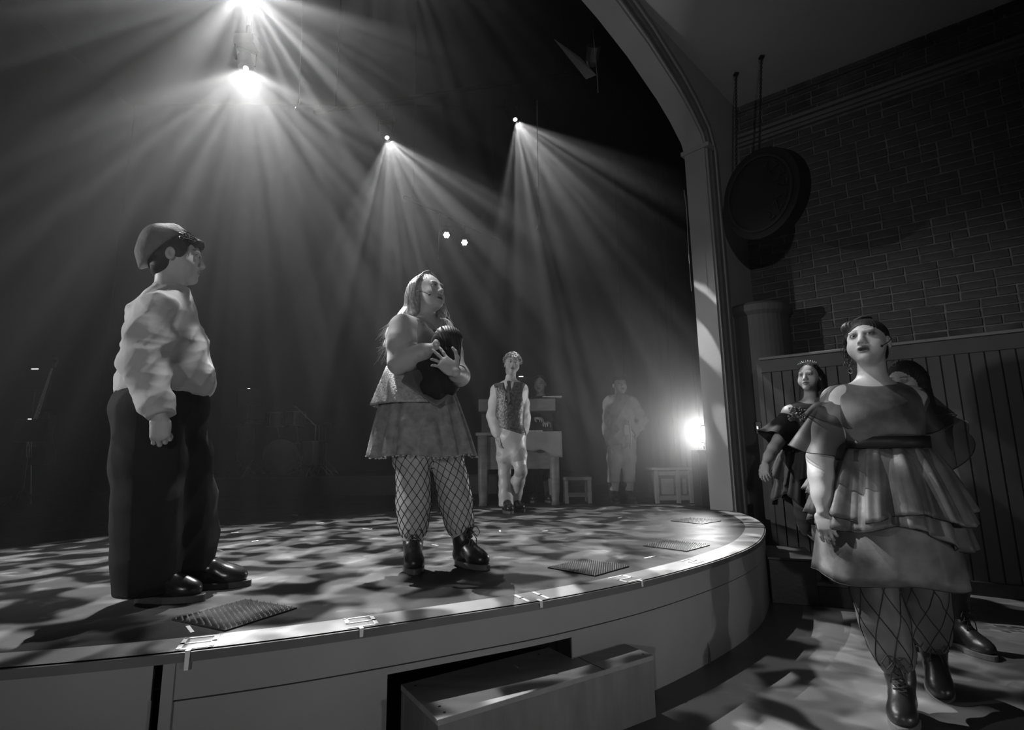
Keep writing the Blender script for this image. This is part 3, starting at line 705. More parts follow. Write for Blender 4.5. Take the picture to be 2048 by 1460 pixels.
# ------------------------------------------------------------------ people
M_SKIN = mat('skin', 0.42, 0.5, 0.06, 14.0, bump=0.04, bscale=120, attr='tint', spec=0.35)
M_HAIRK = mat('dark_hair', 0.018, 0.6, 0.4, 40.0, spec=0.35)
M_HAIRB = mat('blond_hair', 0.30, 0.45, 0.35, 50.0, spec=0.4)
M_HAIRC = mat('fair_curls', 0.34, 0.5, 0.35, 50.0, spec=0.3)
Z3 = np.array([0, 0, 1.0])
class Fig:
    def __init__(s, Y0): s.Y0 = Y0; s.arms = []; s.legs = []; s.head = None
    def J(s, x, y, d=0.0): return aty(x, y, s.Y0 + d)
    def torso(s, fwd, neck, chest, waist, hip, rc, rw, rh, neck_r=0.052):
        s.A = frame(fwd, Z3); s.neck, s.chest, s.waist, s.hip = neck, chest, waist, hip; s.rc, s.rw, s.rh = rc, rw, rh; s.nr = neck_r
    def bounds(s, m=0.16):
        P = [s.chest, s.waist, s.hip, s.neck] + [q for a in s.arms for q in a['p']] + [q for a in s.legs for q in a['p']]
        if s.head is not None: P.append(s.head.c)
        P = np.array(P); return P.min(0) - m - np.array([0.06, 0.06, 0]), P.max(0) + m + np.array([0.06, 0.06, 0])
    def add(s, S, what, inf=0.0, k=0.05):
        if 'torso' in what:
            for c, r in ((s.chest, s.rc), (s.waist, s.rw), (s.hip, s.rh)): S.ell(c, np.array(r) + inf, s.A, 0.09)
            if len(s.arms) == 2:
                for a in s.arms: S.cone(s.neck - Z3 * 0.035, a['p'][0], 0.055 + inf, 0.052 + inf, 0.07)
            for b in getattr(s, 'bust', []): S.ell(b[0], np.array(b[1]) + inf, s.A, 0.10)
        if 'neck' in what and s.head is not None:
            S.cone(s.neck - Z3 * 0.05, s.head.p(0, -0.022, -0.03), s.nr * 1.12 + inf, s.nr + inf, 0.035)
        for nm, lst in (('arm', s.arms), ('leg', s.legs)):
            for i, a in enumerate(lst):
                if nm in what or nm + str(i) in what: S.chain(a['p'], [r + inf for r in a['r']], k)
    def body(s, parent, h=0.004, tint=None, hands=True, extra=None):
        lo, hi = s.bounds(); S = Solid(lo, hi, h); s.add(S, ('torso', 'neck', 'arm', 'leg'))
        if s.head is not None: s.head.carve(S)
        for a in s.arms:
            if hands and 'hand' in a: hand(S, a['p'][-1], **a['hand'])
        if extra: extra(S)
        def tn(V):
            t = s.head.tint(V, **getattr(s, 'face', {})) if s.head is not None else np.ones(len(V))
            if tint is not None: t = t * tint(V)
            return t
        s.S = S; o = S.build('body', M_SKIN, parent, tint=tn)
        return o
    def arm(s, pts, r, **hd): s.arms.append(dict(p=[np.array(q) for q in pts], r=r, **({'hand': hd} if hd else {})))
    def leg(s, pts, r): s.legs.append(dict(p=[np.array(q) for q in pts], r=r))
def mid(a, b, t=0.5): return np.array(a) * (1 - t) + np.array(b) * t
def limb(a, b, c): return [a, mid(a, b), b, mid(b, c, 0.35), mid(b, c, 0.7), c]
AR_F = [0.060, 0.054, 0.043, 0.045, 0.036, 0.027]
def strands(parent, m, roots, n, seed, r=0.0022, name='hair_strands', wav=0.012, jit=0.012):
    """locks: each root is a control path; n thin strands follow it with jitter"""
    g = random.Random(seed); mb = MB()
    for path in roots:
        P = resample(catmull(path, 6), 16)
        for _ in range(n):
            o = np.array([g.gauss(0, jit) for _ in range(3)]); ph, am = g.uniform(0, 6.3), g.uniform(0.3, 1) * wav; L = g.uniform(0.75, 1.05); ln = []
            for i in range(16):
                u = i / 15; q = np.clip(u * L, 0, 1) * 15; a = int(min(q, 14)); p = P[a] + (P[a + 1] - P[a]) * (q - a)
                ln.append(p + o * (0.35 + u) + am * u * np.array([math.sin(ph + 9 * u), math.cos(ph + 8 * u), 0]))
            mb.tube(ln, [r * (1 - 0.55 * i / 15) for i in range(16)], 4, cap=False)
    return mb.build(name, m, parent, smooth=True)
def curls(parent, m, head, n, seed, rad, zmin, name='curls', ymax=0.2, r=0.004, ymin=-2):
    g = random.Random(seed); mb = MB()
    for _ in range(n):
        while True:
            d = unit([g.gauss(0, 1) for _ in range(3)])
            if d[2] > zmin and ymin < d[1] < ymax and not (d[2] < 0.35 and d[1] > 0.45): break
        c = head.p(d[0] * rad[0], -0.012 + d[1] * rad[1], 0.032 + d[2] * rad[2]); u = unit(np.cross(d, [g.gauss(0, 1) for _ in range(3)])); nrm = head.A.T @ d
        u = unit(np.cross(nrm, [g.gauss(0, 1) for _ in range(3)])); v = np.cross(nrm, u); q = g.uniform(0.007, 0.012)
        mb.tube([c + nrm * 0.0022 * i + (u * math.cos(i * 0.75) + v * math.sin(i * 0.75)) * q for i in range(11)], r, 4, cap=False)
    return mb.build(name, m, parent, smooth=True)
def headset(parent, head, side):
    m = mat('mic_black', 0.015, 0.4, 0.1)
    e, tip = head.p(side * 0.090, -0.005, 0.012), head.p(side * 0.066, 0.070, -0.046)
    o = MB().tube(catmull([head.p(side * 0.083, -0.026, 0.0), head.p(side * 0.082, -0.018, 0.028), e, head.p(side * 0.086, 0.032, -0.016), tip], 5), 0.0016, 5).build('headset_mic', m, parent)
    MB().lathe([(0.0008, -0.007), (0.0045, -0.005), (0.0050, 0.0), (0.0040, 0.006), (0.0008, 0.008)], tip, frame(head.A[1], head.A[2])[[0, 2, 1]], 10).build('capsule', m, o, smooth=True)
    return o

# ---- boy in slouch cap -------------------------------------------------
def make_boy():
    r = thing('person', 'boy in slouch cap and loose pale shirt standing in profile on the stage', 'person')
    f = Fig(2.40); J = f.J; fw = np.array([0.90, 0.42, 0.0]); f.torso(fw, J(338, 592), J(328, 655), J(338, 725), J(322, 800), (0.165, 0.135, 0.17), (0.165, 0.158, 0.16), (0.165, 0.160, 0.14), 0.056)
    f.head = Head(J(353, 519), (0.91, 0.40, -0.02), (0.02, 0.0, 1), 0.235, 1.04, 1.12); f.face = dict(makeup=0.8, lip=0.7)
    f.arm(limb(J(312, 622, -.17), J(287, 728, -.24), J(322, 832, -.26)), AR_F, d=(0.04, 0.02, -1), n=(0.15, -1, 0), side=1, size=0.96, curl=(1.15, 1.2, 1.2, 1.2), thumb=(0.25, 0.7))
    f.arm(limb(J(350, 618, .18), J(352, 725, .26), J(372, 820, .24)), AR_F, d=(0, 0, -1), n=(0, 1, 0), side=-1, curl=(0.7, 0.7, 0.7, 0.7))
    kn = [0.10, 0.09, 0.062, 0.066, 0.05, 0.04]
    f.leg(limb(J(302, 830, -.10), J(296, 1005, -.10), J(292, 1175, -.08)), kn); f.leg(limb(J(345, 830, .10), J(376, 1000, .12), J(388, 1140, .13)), kn)
    f.body(r, 0.0042)
    f.head.eyes(r)
    # shirt
    ms = mat('shirt_cotton', 0.50, 0.85, 0.05, 8.0, bump=0.15, bscale=25, spec=0.15)
    lo, hi = f.bounds(0.2); S = Solid(lo, hi, 0.0055); f.add(S, ('torso',), 0.016)
    S.ell(J(338, 762), (0.178, 0.178, 0.085), f.A, 0.08)
    S.cone(f.neck - Z3 * 0.03, f.neck + Z3 * 0.028, 0.074, 0.062, 0.03)
    S.cut(J(322, 797), (0.03, 0, -1), 0.02)
    for i, a in enumerate(f.arms):
        P = a['p']; S.chain([P[0], P[1], P[2], P[3], P[4], P[5] + (P[5] - P[4]) * 0.6], [0.080, 0.094, 0.086, 0.074, 0.064, 0.056], 0.035)
    S.displace(waves(3, 7, 10, 24, 0.0105, (0.7, 0.7, 1))).displace(waves(5, 6, 24, 50, 0.0045, (0.8, 0.8, 1)))
    for a in f.arms: S.cut(a['p'][5], unit(a['p'][5] - a['p'][3]), 0.006, near=0.13)
    P = f.arms[0]['p']; sh = S.build('shirt', ms, r)
    mb = MB(); mb.grid([[f.neck + f.A[0] * math.cos(a) * (0.070 - q * 0.004) + f.A[1] * math.sin(a) * (0.074 - q * 0.004) + Z3 * (0.012 + 0.018 * q) - Z3 * 0.02 * max(0, math.sin(a)) for a in np.linspace(0, 6.2832, 41)] for q in (0, 1, 2)])
    mb.build('collar', ms, sh, smooth=True, solid=0.006)
    # trousers
    mt = mat('dark_trousers', 0.026, 0.85, 0.15, 10.0, bump=0.1, bscale=30, spec=0.15)
    lo, hi = f.bounds(0.22); hi[2] = J(322, 770)[2]; S = Solid(lo, hi, 0.007)
    S.ell(J(322, 812), (0.185, 0.19, 0.15), f.A, 0.06)
    P = f.legs[0]['p']; S.chain([P[0], P[1], P[2], P[3], P[4], P[5] - Z3 * 0.045], [0.140, 0.135, 0.122, 0.118, 0.115, 0.112], 0.06)
    P = f.legs[1]['p']; S.chain([P[0], P[1], P[2], P[3], P[4], P[5] - Z3 * 0.02], [0.135, 0.125, 0.112, 0.105, 0.088, 0.075], 0.06)
    S.displace(waves(13, 6, 12, 30, 0.012, (1, 1, 0.5))); S.cut((0, 0, ZS + 0.035), (0, 0, -1), 0.01); S.cut(J(322, 784), (0, 0, 1), 0.01)
    tr = S.build('trousers', mt, r)
    a, b = J(228, 812, -.10), J(262, 810, -.22)
    MB().tube([a, mid(a, b) + np.array([-.02, -.02, 0]), b], 0.004, 5).build('pocket_welt', mt, tr)
    ml = mat('black_shoe', 0.02, 0.25, 0.2, 8.0, spec=0.6)
    boot(r, f.legs[0]['p'][5] + np.array([0.02, 0, 0]), (1, .02), ZS, name='shoe', m=ml, L=0.27, shoe=True)
    boot(r, f.legs[1]['p'][5] + np.array([0.02, 0, 0]), (1, .25), ZS, name='shoe', m=ml, L=0.27, shoe=True)
    # slouch cap
    S = Solid(J(280, 560) - 0.2, J(420, 440) + 0.2, 0.004); A = f.head.A
    S.ell(f.head.p(0, -0.045, 0.075), (0.088, 0.098, 0.085), A, 0.03); S.ell(f.head.p(0, -0.092, 0.042), (0.080, 0.052, 0.100), A, 0.04)
    S.cone(f.head.p(0, -0.105, 0.0), f.head.p(0, -0.112, -0.085), 0.055, 0.018, 0.05); S.cone(f.head.p(0, -0.02, 0.13), f.head.p(0, 0.045, 0.098), 0.03, 0.014, 0.04)
    S.displace(waves(21, 4, 30, 60, 0.0035))
    fx = A[1]; cpt = f.head.p(0, -0.055, 0.02); S.cut(cpt, unit(A[1] * 0.72 - A[2] * 0.62), 0.012)
    c = S.build('slouch_cap', mat('cap_wool', 0.17, 0.9, 0.12, 25.0, bump=0.3, bscale=90, spec=0.1), r)
    # hair
    S = Solid(f.head.c - 0.2, f.head.c + 0.2, 0.0042)
    S.ell(f.head.p(0, -0.012, 0.042), (0.084, 0.106, 0.086), A, 0.02); S.ell(f.head.p(0, -0.050, -0.030), (0.076, 0.058, 0.070), A, 0.04)
    for x in (-1, 1): S.ell(f.head.p(x * 0.072, 0.018, 0.03), (0.014, 0.03, 0.045), A, 0.02)
    S.ell(f.head.p(0, 0.075, 0.085), (0.055, 0.03, 0.022), A, 0.02)
    S.ell(f.head.p(0, 0.112, -0.032), (0.10, 0.074, 0.100), A, 0.012, 'sub')
    for x in (-1, 1): S.ell(f.head.p(x * 0.088, -0.008, -0.008), (0.022, 0.022, 0.034), A, 0.008, 'sub')
    S.displace(waves(4, 5, 90, 170, 0.0022)); S.build('hair', M_HAIRK, r)
    curls(r, M_HAIRK, f.head, 150, 6, (0.080, 0.106, 0.088), 0.42, ymax=1.1, r=0.0024, ymin=0.25)
    return r
BOY = make_boy()

# ---- woman singing with a doll ----------------------------------------
def make_singer():
    r = thing('person', 'woman in sleeveless layered dress and fishnets cradling a doll, boots on the stage', 'person')
    f = Fig(3.0); J = f.J; fw = np.array([0.80, -0.60, 0]); f.torso(fw, J(850, 652), J(840, 690), J(836, 748), J(842, 815), (0.165, 0.128, 0.15), (0.150, 0.130, 0.14), (0.185, 0.165, 0.15), 0.056)
    f.bust = [(J(858, 700, -.10), (0.075, 0.075, 0.075)), (J(872, 700, .02), (0.075, 0.075, 0.075))]
    f.head = Head(J(854, 589), (0.82, -0.52, 0.20), (-0.14, 0.08, 1), 0.23, 1.02, 1.1, mouth=0.012); f.face = dict(makeup=0.7, lip=0.6)
    ra = [0.070, 0.070, 0.054, 0.050, 0.040, 0.027]
    f.arm(limb(J(805, 655, -.13), J(799, 726, -.19), J(866, 697, -.26)), ra, d=(0.90, -0.10, 0.20), n=(0.1, -0.9, -0.35), side=-1, size=0.92, curl=(0.5, 0.6, 0.6, 0.6), thumb=(0.6, 0.2))
    f.arm(limb(J(884, 660, .10), J(919, 752, -.11), J(912, 745, -.36)), [0.066, 0.062, 0.048, 0.042, 0.035, 0.026], d=(-0.74, -0.02, 0.60), n=(0.10, -0.95, 0.2), side=1, size=1.0, curl=(0.12, 0.10, 0.35, 0.4), spread=0.30, thumb=(1.1, -0.15))
    f.leg(limb(J(818, 840, -.06), J(827, 965, -.06), J(826, 1085, -.04)), [0.112, 0.104, 0.082, 0.084, 0.070, 0.045])
    f.leg(limb(J(872, 840, .06), J(904, 960, .04), J(925, 1080, .0)), [0.112, 0.104, 0.082, 0.084, 0.068, 0.045])
    f.body(r, 0.0038); f.head.eyes(r, (0.1, 0.1)); headset(r, f.head, 1)
    zt = J(850, 880)[2]
    for i in (0, 1):
        P = f.legs[i]['p']; legs_net(f.S, r, P[0], P[2], P[5], zt, P[5][2] + 0.03, 13, 0.62, 0.0017)
    for i, td in ((0, (0.25, -1)), (1, (0.75, -0.8))):
        boot(r, f.legs[i]['p'][5], td, ZS, h=0.13, L=0.26, top_r=0.058)
    # bodice
    mb_ = mat('dress_cloth', 0.16, 0.75, 0.2, 14.0, bump=0.15, bscale=40, spec=0.2)
    lo, hi = f.bounds(0.1); lo[2] = J(840, 840)[2]; S = Solid(lo, hi, 0.0048); f.add(S, ('torso',), 0.008)
    S.ell(f.neck + f.A[1] * 0.055 + Z3 * 0.02, (0.095, 0.11, 0.085), f.A, 0.02, 'sub')
    for a in f.arms: S.ell(a['p'][0] + (a['p'][0] - f.neck) * 0.42 + Z3 * 0.01, (0.085, 0.11, 0.13), f.A, 0.02, 'sub')
    S.cut(f.neck + Z3 * 0.02, (0, 0, 1), 0.02); S.displace(waves(31, 5, 18, 40, 0.003)); bod = S.build('bodice', mb_, r)
    # quilted peplum round the waist, split in front
    ctr = J(838, 770, 0)
    def rf(u): return (0.182 + 0.075 * u, 0.162 + 0.075 * u)
    rows = pleats(lambda u: ctr, rf, J(838, 812)[2], J(838, 735)[2], 9, 0.03, 3, na=120, nz=18, a0=math.radians(70), a1=math.radians(300))
    rows = [[np.array(p) + np.array([math.cos(k * 2.2 + i), math.sin(k * 1.7 + i * 2), 0]) * 0.0035 for k, p in enumerate(rw)] for i, rw in enumerate(rows)]
    MB().grid(rows).build('quilted_peplum', mat('quilted_cloth', 0.42, 0.8, 0.3, 60.0, bump=0.6, bscale=120), r, smooth=True, solid=0.006)
    a0, a1 = math.radians(262), math.radians(326); pan = []
    for i in range(13):
        u = i / 12; row = []
        for k in range(17):
            v = k / 16; a = a0 + (a1 - a0) * v; drop = (1 - abs(v - 0.55) / 0.55) * 0.13
            z = J(838, 742)[2] - u * (0.10 + drop); rr = 1.03 + 0.02 * math.sin(v * 9)
            row.append((ctr[0] + math.cos(a) * (0.186 + 0.10 * u) * rr, ctr[1] + math.sin(a) * (0.168 + 0.105 * u) * rr, z))
        pan.append(row)
    MB().grid(pan).build('pointed_apron', mat('apron_leather', 0.13, 0.55, 0.15, 12.0, bump=0.1, bscale=40), r, smooth=True, solid=0.005)
    # skirt of eyelet cloth
    c0, c1 = J(838, 790), J(845, 912)
    rows = pleats(lambda u: mid(c0, c1, u), lambda u: (0.190 + 0.10 * u ** 0.8, 0.172 + 0.10 * u ** 0.8), c1[2], c0[2] + 0.03, 15, 0.055, 7, na=220, nz=20, hem=0.008)
    sk = MB().grid(rows).build('skirt', mat('skirt_cloth', 0.27, 0.8, 0.35, 22.0, bump=0.35, bscale=70, spec=0.15), r, smooth=True, solid=0.004)
    mb = MB()
    for k in range(0, 220, 3):
        p = np.array(rows[-1][k]); mb.lathe([(0.001, -0.004), (0.006, -0.002), (0.006, 0.002), (0.001, 0.004)], p - Z3 * 0.004, n=6)
    tag(mb.build('lace_edge', mat('lace_edge', 0.5, 0.8, 0.1), sk), kind='stuff')
    # braided trim at the neckline
    mb = MB(); nk = [f.neck + f.A[0] * 0.10 * math.cos(a) * 1.0 + f.A[1] * (0.02 + 0.125 * math.sin(a)) + Z3 * (0.03 - 0.13 * math.sin(a)) for a in np.linspace(0.1, math.pi - 0.1, 26)]
    for i in range(25):
        d = np.array([math.sin(i * 2.1), math.cos(i * 2.1), math.sin(i * 1.3)]) * 0.008; mb.tube([nk[i] + d, mid(nk[i], nk[i + 1]) - d * 1.4, nk[i + 1] + d], 0.005, 5)
        if i % 2: mb.tube([nk[i], nk[i] + f.A[1] * 0.02 - Z3 * 0.05, nk[i] + f.A[1] * 0.022 - Z3 * 0.085], 0.0018, 4)
    mb.build('frayed_trim', mat('frayed_trim', 0.30, 0.8, 0.3, 30), bod)
    # long wavy hair
    H = f.head; S = Solid(H.c - np.array([.36, .30, .40]), H.c + 0.2, 0.0045); A = H.A
    S.ell(H.p(0, -0.016, 0.040), (0.082, 0.100, 0.086), A, 0.02); S.cone(H.p(0, -0.07, 0.0), H.p(-.01, -0.115, -0.13), 0.075, 0.055, 0.05)
    for x in (-1, 1): S.cone(H.p(x * 0.072, -0.02, 0.04), H.p(x * 0.082, -0.04, -0.10), 0.026, 0.03, 0.04)
    S.ell(H.p(0, 0.110, -0.028), (0.076, 0.076, 0.108), A, 0.015, 'sub')
    S.chain([H.p(0, -0.09, -0.05), J(815, 642, .0), J(790, 668, .02), J(772, 690, .03)], [0.06, 0.055, 0.04, 0.015], 0.05)
    S.displace(hairflow(H, 46, 0.0045, 1.2)); S.build('hair', M_HAIRB, r)
    L = []
    for k in range(9):
        a = k / 8; x = 0.085 * (1 - 1.5 * a if a < 0.66 else 0.0) ; L.append([H.p(0.055 - 0.015 * k / 3, -0.02 - 0.06 * a, 0.088 - 0.03 * a), H.p(0.080 - 0.03 * a, -0.03 - 0.07 * a, 0.03), H.p(0.085 - 0.05 * a, -0.06 - 0.07 * a, -0.10), J(806 - 14 * a, 642 + 6 * math.sin(k), .02 + .08 * a), J(788 - 14 * a + 6 * math.sin(k * 2), 668 + 10 * math.sin(k), .07 + .06 * a), J(774 - 8 * a + 14 * math.cos(k * 3), 700 + 26 * math.cos(k * 2), .10 + .05 * a)])
    L.append([H.p(-0.055, 0.02, 0.085), H.p(-0.082, 0.01, 0.03), H.p(-0.09, 0.0, -0.09), J(892, 645, .04), J(896, 668, .0)]); L.append([H.p(-0.055, 0.03, 0.08), H.p(-0.08, 0.03, 0.03), H.p(-0.088, 0.03, -0.09), J(884, 640, .0), J(886, 660, -.05)])
    L2 = []
    for s_ in (-1, 1):
        for k in range(7):
            y0 = 0.050 - 0.020 * k; zz = 0.0012 * k * k; L2.append([H.p(s_ * 0.012, y0, 0.1265 - zz), H.p(s_ * (0.060 - zz * .3), y0 - 0.010, 0.098 - zz), H.p(s_ * (0.0865 - zz * .4), y0 * 0.6 - 0.025, 0.040), H.p(s_ * 0.098, y0 * 0.4 - 0.035, -0.03), H.p(s_ * 0.106, y0 * 0.35 - 0.045, -0.12)])
    strands(r, M_HAIRB, L2, 26, 23, r=0.0012, jit=0.0045, wav=0.008, name='hair_overlay')
    strands(r, M_HAIRB, L, 16, 17, r=0.0012, jit=0.011, wav=0.018)
    # doll in her arms
    d = thing('doll', 'dark bundled doll with long black hair held against the singer', 'doll'); D = lambda x, y, q=0: J(x, y, -.235 + q)
    S = Solid(D(840, 800) - 0.14, D(930, 640) + 0.14, 0.004); S.ell(D(884, 685), (0.058, 0.06, 0.065), None, 0.02); S.cone(D(880, 715), D(870, 770), 0.055, 0.075, 0.04); S.cone(D(862, 740), D(845, 730), 0.05, 0.035, 0.03); S.cone(D(880, 760), D(905, 778), 0.05, 0.03, 0.03)
    S.displace(waves(77, 6, 16, 45, 0.011)); S.build('cloth_body', mat('doll_cloth', 0.012, 0.9, 0.3), d)
    S = Solid(D(860, 720) - 0.1, D(890, 650) + 0.1, 0.004); S.ell(D(876, 690, -.03), (0.028, 0.032, 0.038), None, 0.02); S.ell(D(873, 692, -.058), (0.006, 0.008, 0.006), None, 0.01); S.build('face', mat('doll_face', 0.4, 0.5, 0.1), d)
    S = Solid(D(850, 760) - 0.12, D(925, 640) + 0.12, 0.0042); S.ell(D(893, 674), (0.066, 0.066, 0.060), None, 0.03); S.cone(D(905, 680), D(906, 735), 0.052, 0.036, 0.04); S.ell(D(870, 690, -.07), (0.03, 0.05, 0.04), None, 0.01, 'sub')
    S.displace(lambda x, y, z: (0.0018 * np.sin((x + 0.4 * y) * 420 + 5 * np.sin(z * 30))).astype(np.float32)); S.build('hair', M_HAIRK, d)
    L = [[D(884 + 4 * k, 655 + k * k * .5, -.05 + .012 * k), D(896 + 3 * k, 680 + 2 * k, -.06 + .012 * k), D(898 + 3.2 * k, 715, -.06 + .014 * k), D(895 + 4 * k, 742, -.05 + .014 * k)] for k in range(6)]
    strands(d, M_HAIRK, L, 14, 5, r=0.0016, jit=0.007, wav=0.006)
    return r, d, f
SINGER, DOLL, _fs = make_singer()

M_SHEER = bpy.data.materials.new('sheer_black'); M_SHEER.use_nodes = True
_nt = M_SHEER.node_tree; _p = _nt.nodes['Principled BSDF']; _p.inputs['Base Color'].default_value = (0.02, 0.02, 0.02, 1); _p.inputs['Roughness'].default_value = 0.6
_t = _nt.nodes.new('ShaderNodeBsdfTransparent'); _x = _nt.nodes.new('ShaderNodeMixShader'); _x.inputs[0].default_value = 0.62
_nt.links.new(_t.outputs[0], _x.inputs[1]); _nt.links.new(_p.outputs[0], _x.inputs[2]); _nt.links.new(_x.outputs[0], _nt.nodes['Material Output'].inputs[0])
def cape(parent, pts, r0, r1, m, seed, nf=5, amp=0.10, drop=0.0, dropdir=(0, 0, -1), name='cape_sleeve', trim=True, flat=0.8):
    """flared open sleeve round an arm path"""
    g = random.Random(seed); ph = g.uniform(0, 6.28); P = resample(catmull(pts, 4), 13); ref = np.array([0, -1.0, 0.15]); rows = []
    for i in range(13):
        u = i / 12; t = unit(P[min(i + 1, 12)] - P[max(i - 1, 0)]); a = unit(ref - t * (ref @ t)); b = np.cross(t, a); rr = r0 + (r1 - r0) * u ** 1.2; row = []
        for k in range(61):
            q = 2 * math.pi * k / 60; f = 1 + amp * u * math.sin(nf * q + ph) ; d = a * math.cos(q) * flat + b * math.sin(q)
            row.append(P[i] + d * rr * f + np.array(dropdir) * drop * u * u * max(0, math.sin(q + ph * 0.3)))
        rows.append(row)
    o = MB().grid(rows).build(name, m, parent, smooth=True)
    if trim: MB().tube([rows[-1][k] for k in range(60)], 0.0022, 5, closed=True).build('hem_edge', mat('hem_black', 0.012, 0.7, 0.1), o)
    return o
def skirt(parent, f, c0, c1, r0, r1, nf, amp, seed, m, name='skirt', hem=0.0, slant=0.0, sang=0.0, trim=True, nz=16, a0=0.0, a1=2 * math.pi, sharp=0.8, gather=0.0):
    g = random.Random(seed); ph = [g.uniform(0, 6.28) for _ in range(5)]; na = int(220 * (a1 - a0) / 6.2832); rows = []
    for i in range(nz + 1):
        u = i / nz; row = []
        for k in range(na + 1):
            a = a0 + (a1 - a0) * k / na; w = math.sin(nf * a + ph[0] + 0.8 * math.sin(2 * a + ph[1]) + 0.4 * u * math.sin(5 * a + ph[2]))
            w = math.copysign(abs(w) ** sharp, w); e = amp * (gather + (1 - gather) * u) * (w + 0.3 * math.sin(nf * 2.3 * a + ph[3]))
            c = mid(c0, c1, u); rx, ry = r0[0] + (r1[0] - r0[0]) * u ** 0.7, r0[1] + (r1[1] - r0[1]) * u ** 0.7
            p = c + f.A[0] * math.cos(a) * rx * (1 + e) + f.A[1] * math.sin(a) * ry * (1 + e)
            p[2] += u * (hem * math.sin(4 * a + ph[4]) + slant * math.sin(a + sang)); row.append(p)
        rows.append(row)
    o = MB().grid(rows).build(name, m, parent, smooth=True, solid=0.003)
    if trim: MB().tube(rows[-1][:-1] if a1 - a0 > 6.2 else rows[-1], 0.0026, 5, closed=a1 - a0 > 6.2).build('hem_edge', mat('hem_black', 0.012, 0.7, 0.1), o)
    return o

# ---- woman walking in the aisle ----------------------------------------
def make_walker():
    r = thing('person', 'woman walking in ruffled taupe dress with sheer sleeves, fishnet tights and headset mic', 'person')
    f = Fig(2.47); J = f.J; fw = np.array([-0.60, -0.80, 0]); f.torso(fw, J(1745, 772), J(1748, 828), J(1756, 880), J(1768, 975), (0.168, 0.125, 0.15), (0.150, 0.120, 0.12), (0.190, 0.150, 0.16), 0.055)
    f.bust = [(J(1718, 838, -.06), (0.08, 0.07, 0.07)), (J(1778, 838, .0), (0.08, 0.07, 0.07))]
    f.head = Head(J(1736, 690, -.02), (-0.72, -0.66, 0.22), (0.12, 0.20, 1), 0.232, 1.0, 1.0, mouth=0.010); f.face = dict(makeup=0.3, lip=0.28, brow=0.3)
    ra = [0.060, 0.058, 0.046, 0.043, 0.034, 0.026]
    f.arm(limb(J(1674, 800), J(1640, 915, .02), J(1646, 1022, -.03)), ra, d=(0.06, -0.05, -1), n=(-0.75, -0.6, 0.1), side=1, size=0.92, curl=(0.35, 0.4, 0.45, 0.5), spread=0.10, thumb=(0.35, 0.5))
    f.arm(limb(J(1822, 800), J(1878, 918, .03), J(1914, 1028, .0)), ra, d=(0.12, -0.1, -1), n=(0.85, -0.45, 0.1), side=-1, size=0.95, curl=(0.75, 0.9, 0.95, 1.0), thumb=(0.35, 0.7))
    f.leg(limb(J(1735, 1030), J(1750, 1185, -.06), J(1800, 1352, -.11)), [0.100, 0.096, 0.080, 0.082, 0.070, 0.046])
    f.leg(limb(J(1818, 1030), J(1850, 1185, .06), J(1866, 1298, .17)), [0.100, 0.096, 0.080, 0.080, 0.068, 0.046])
    zh = J(1770, 1090)[2]
    f.body(r, 0.0036, tint=lambda V: np.where(V[:, 2] < zh, 0.24, 1.0)); f.head.eyes(r, (-0.15, 0.1)); headset(r, f.head, -1)
    for i in (0, 1):
        P = f.legs[i]['p']; legs_net(f.S, r, P[0], P[2], P[5], zh, P[5][2] + 0.04, 7, 0.42, 0.002, name='net_tights')
    boot(r, f.legs[0]['p'][5], (-0.62, -0.80), 0.0, h=0.17, L=0.25, top_r=0.060, hs=0.004)
    boot(r, f.legs[1]['p'][5], (-0.55, -0.83), 0.0, h=0.15, L=0.25, top_r=0.058, hs=0.004, heel_up=0.28)
    ms = mat('taupe_satin', 0.10, 0.5, 0.6, 9.0, bump=0.12, bscale=35, spec=0.4); mk = mat('belt_black', 0.015, 0.5, 0.2)
    lo, hi = f.bounds(0.1); lo[2] = J(1760, 960)[2]; S = Solid(lo, hi, 0.0045); f.add(S, ('torso',), 0.010)
    S.ell(f.neck + Z3 * 0.055 + f.A[1] * 0.02, (0.125, 0.14, 0.075), f.A, 0.015, 'sub')
    for a in f.arms: S.ell(a['p'][0] + unit(a['p'][0] - f.neck) * 0.085, (0.075, 0.11, 0.14), f.A, 0.02, 'sub')
    S.cut(f.neck + Z3 * 0.03, (0, 0, 1), 0.01); S.cut(J(1757, 886), (0, 0, -1), 0.01); S.displace(waves(41, 6, 14, 34, 0.0055)); S.build('bodice', ms, r)
    for i, a in enumerate(f.arms):
        P = a['p']; tip = mid(P[1], P[2], 0.75)
        if i == 0: pts = [P[0] + Z3 * 0.03 - f.A[0] * 0.04 * -1, P[0] - Z3 * 0.03, mid(P[0], P[2], 0.45), tip + np.array([-0.02, 0, 0.0])]
        else: pts = [P[0] + Z3 * 0.03, P[0] + np.array([0.015, 0, -0.03]), mid(P[0], P[2], 0.45), tip + np.array([0.04, 0, 0.02])]
        cape(r, pts, 0.066, 0.150 if i else 0.125, M_SHEER, 3 + i, 4, 0.16, 0.05)
        cape(r, [p + (0, 0, 0.01) for p in pts[:3]], 0.072, 0.125, M_SHEER, 13 + i, 5, 0.15, 0.02)
    # belt, ruffles, skirt
    c = J(1757, 884); mb = MB()
    rows = [[c + f.A[0] * math.cos(q) * 0.188 + f.A[1] * math.sin(q) * 0.163 + Z3 * dz for q in np.linspace(0, 6.2832, 49)] for dz in (0.022, 0.0, -0.028)]
    MB().grid(rows).build('belt', mk, r, smooth=True, solid=0.008)
    MB().lathe([(0.001, 0), (0.007, 0.002), (0.006, 0.006), (0.001, 0.008)], J(1712, 884, -.155), frame((0, -1, 0), Z3)[[0, 2, 1]], 10).build('belt_stud', M_STEEL, r)
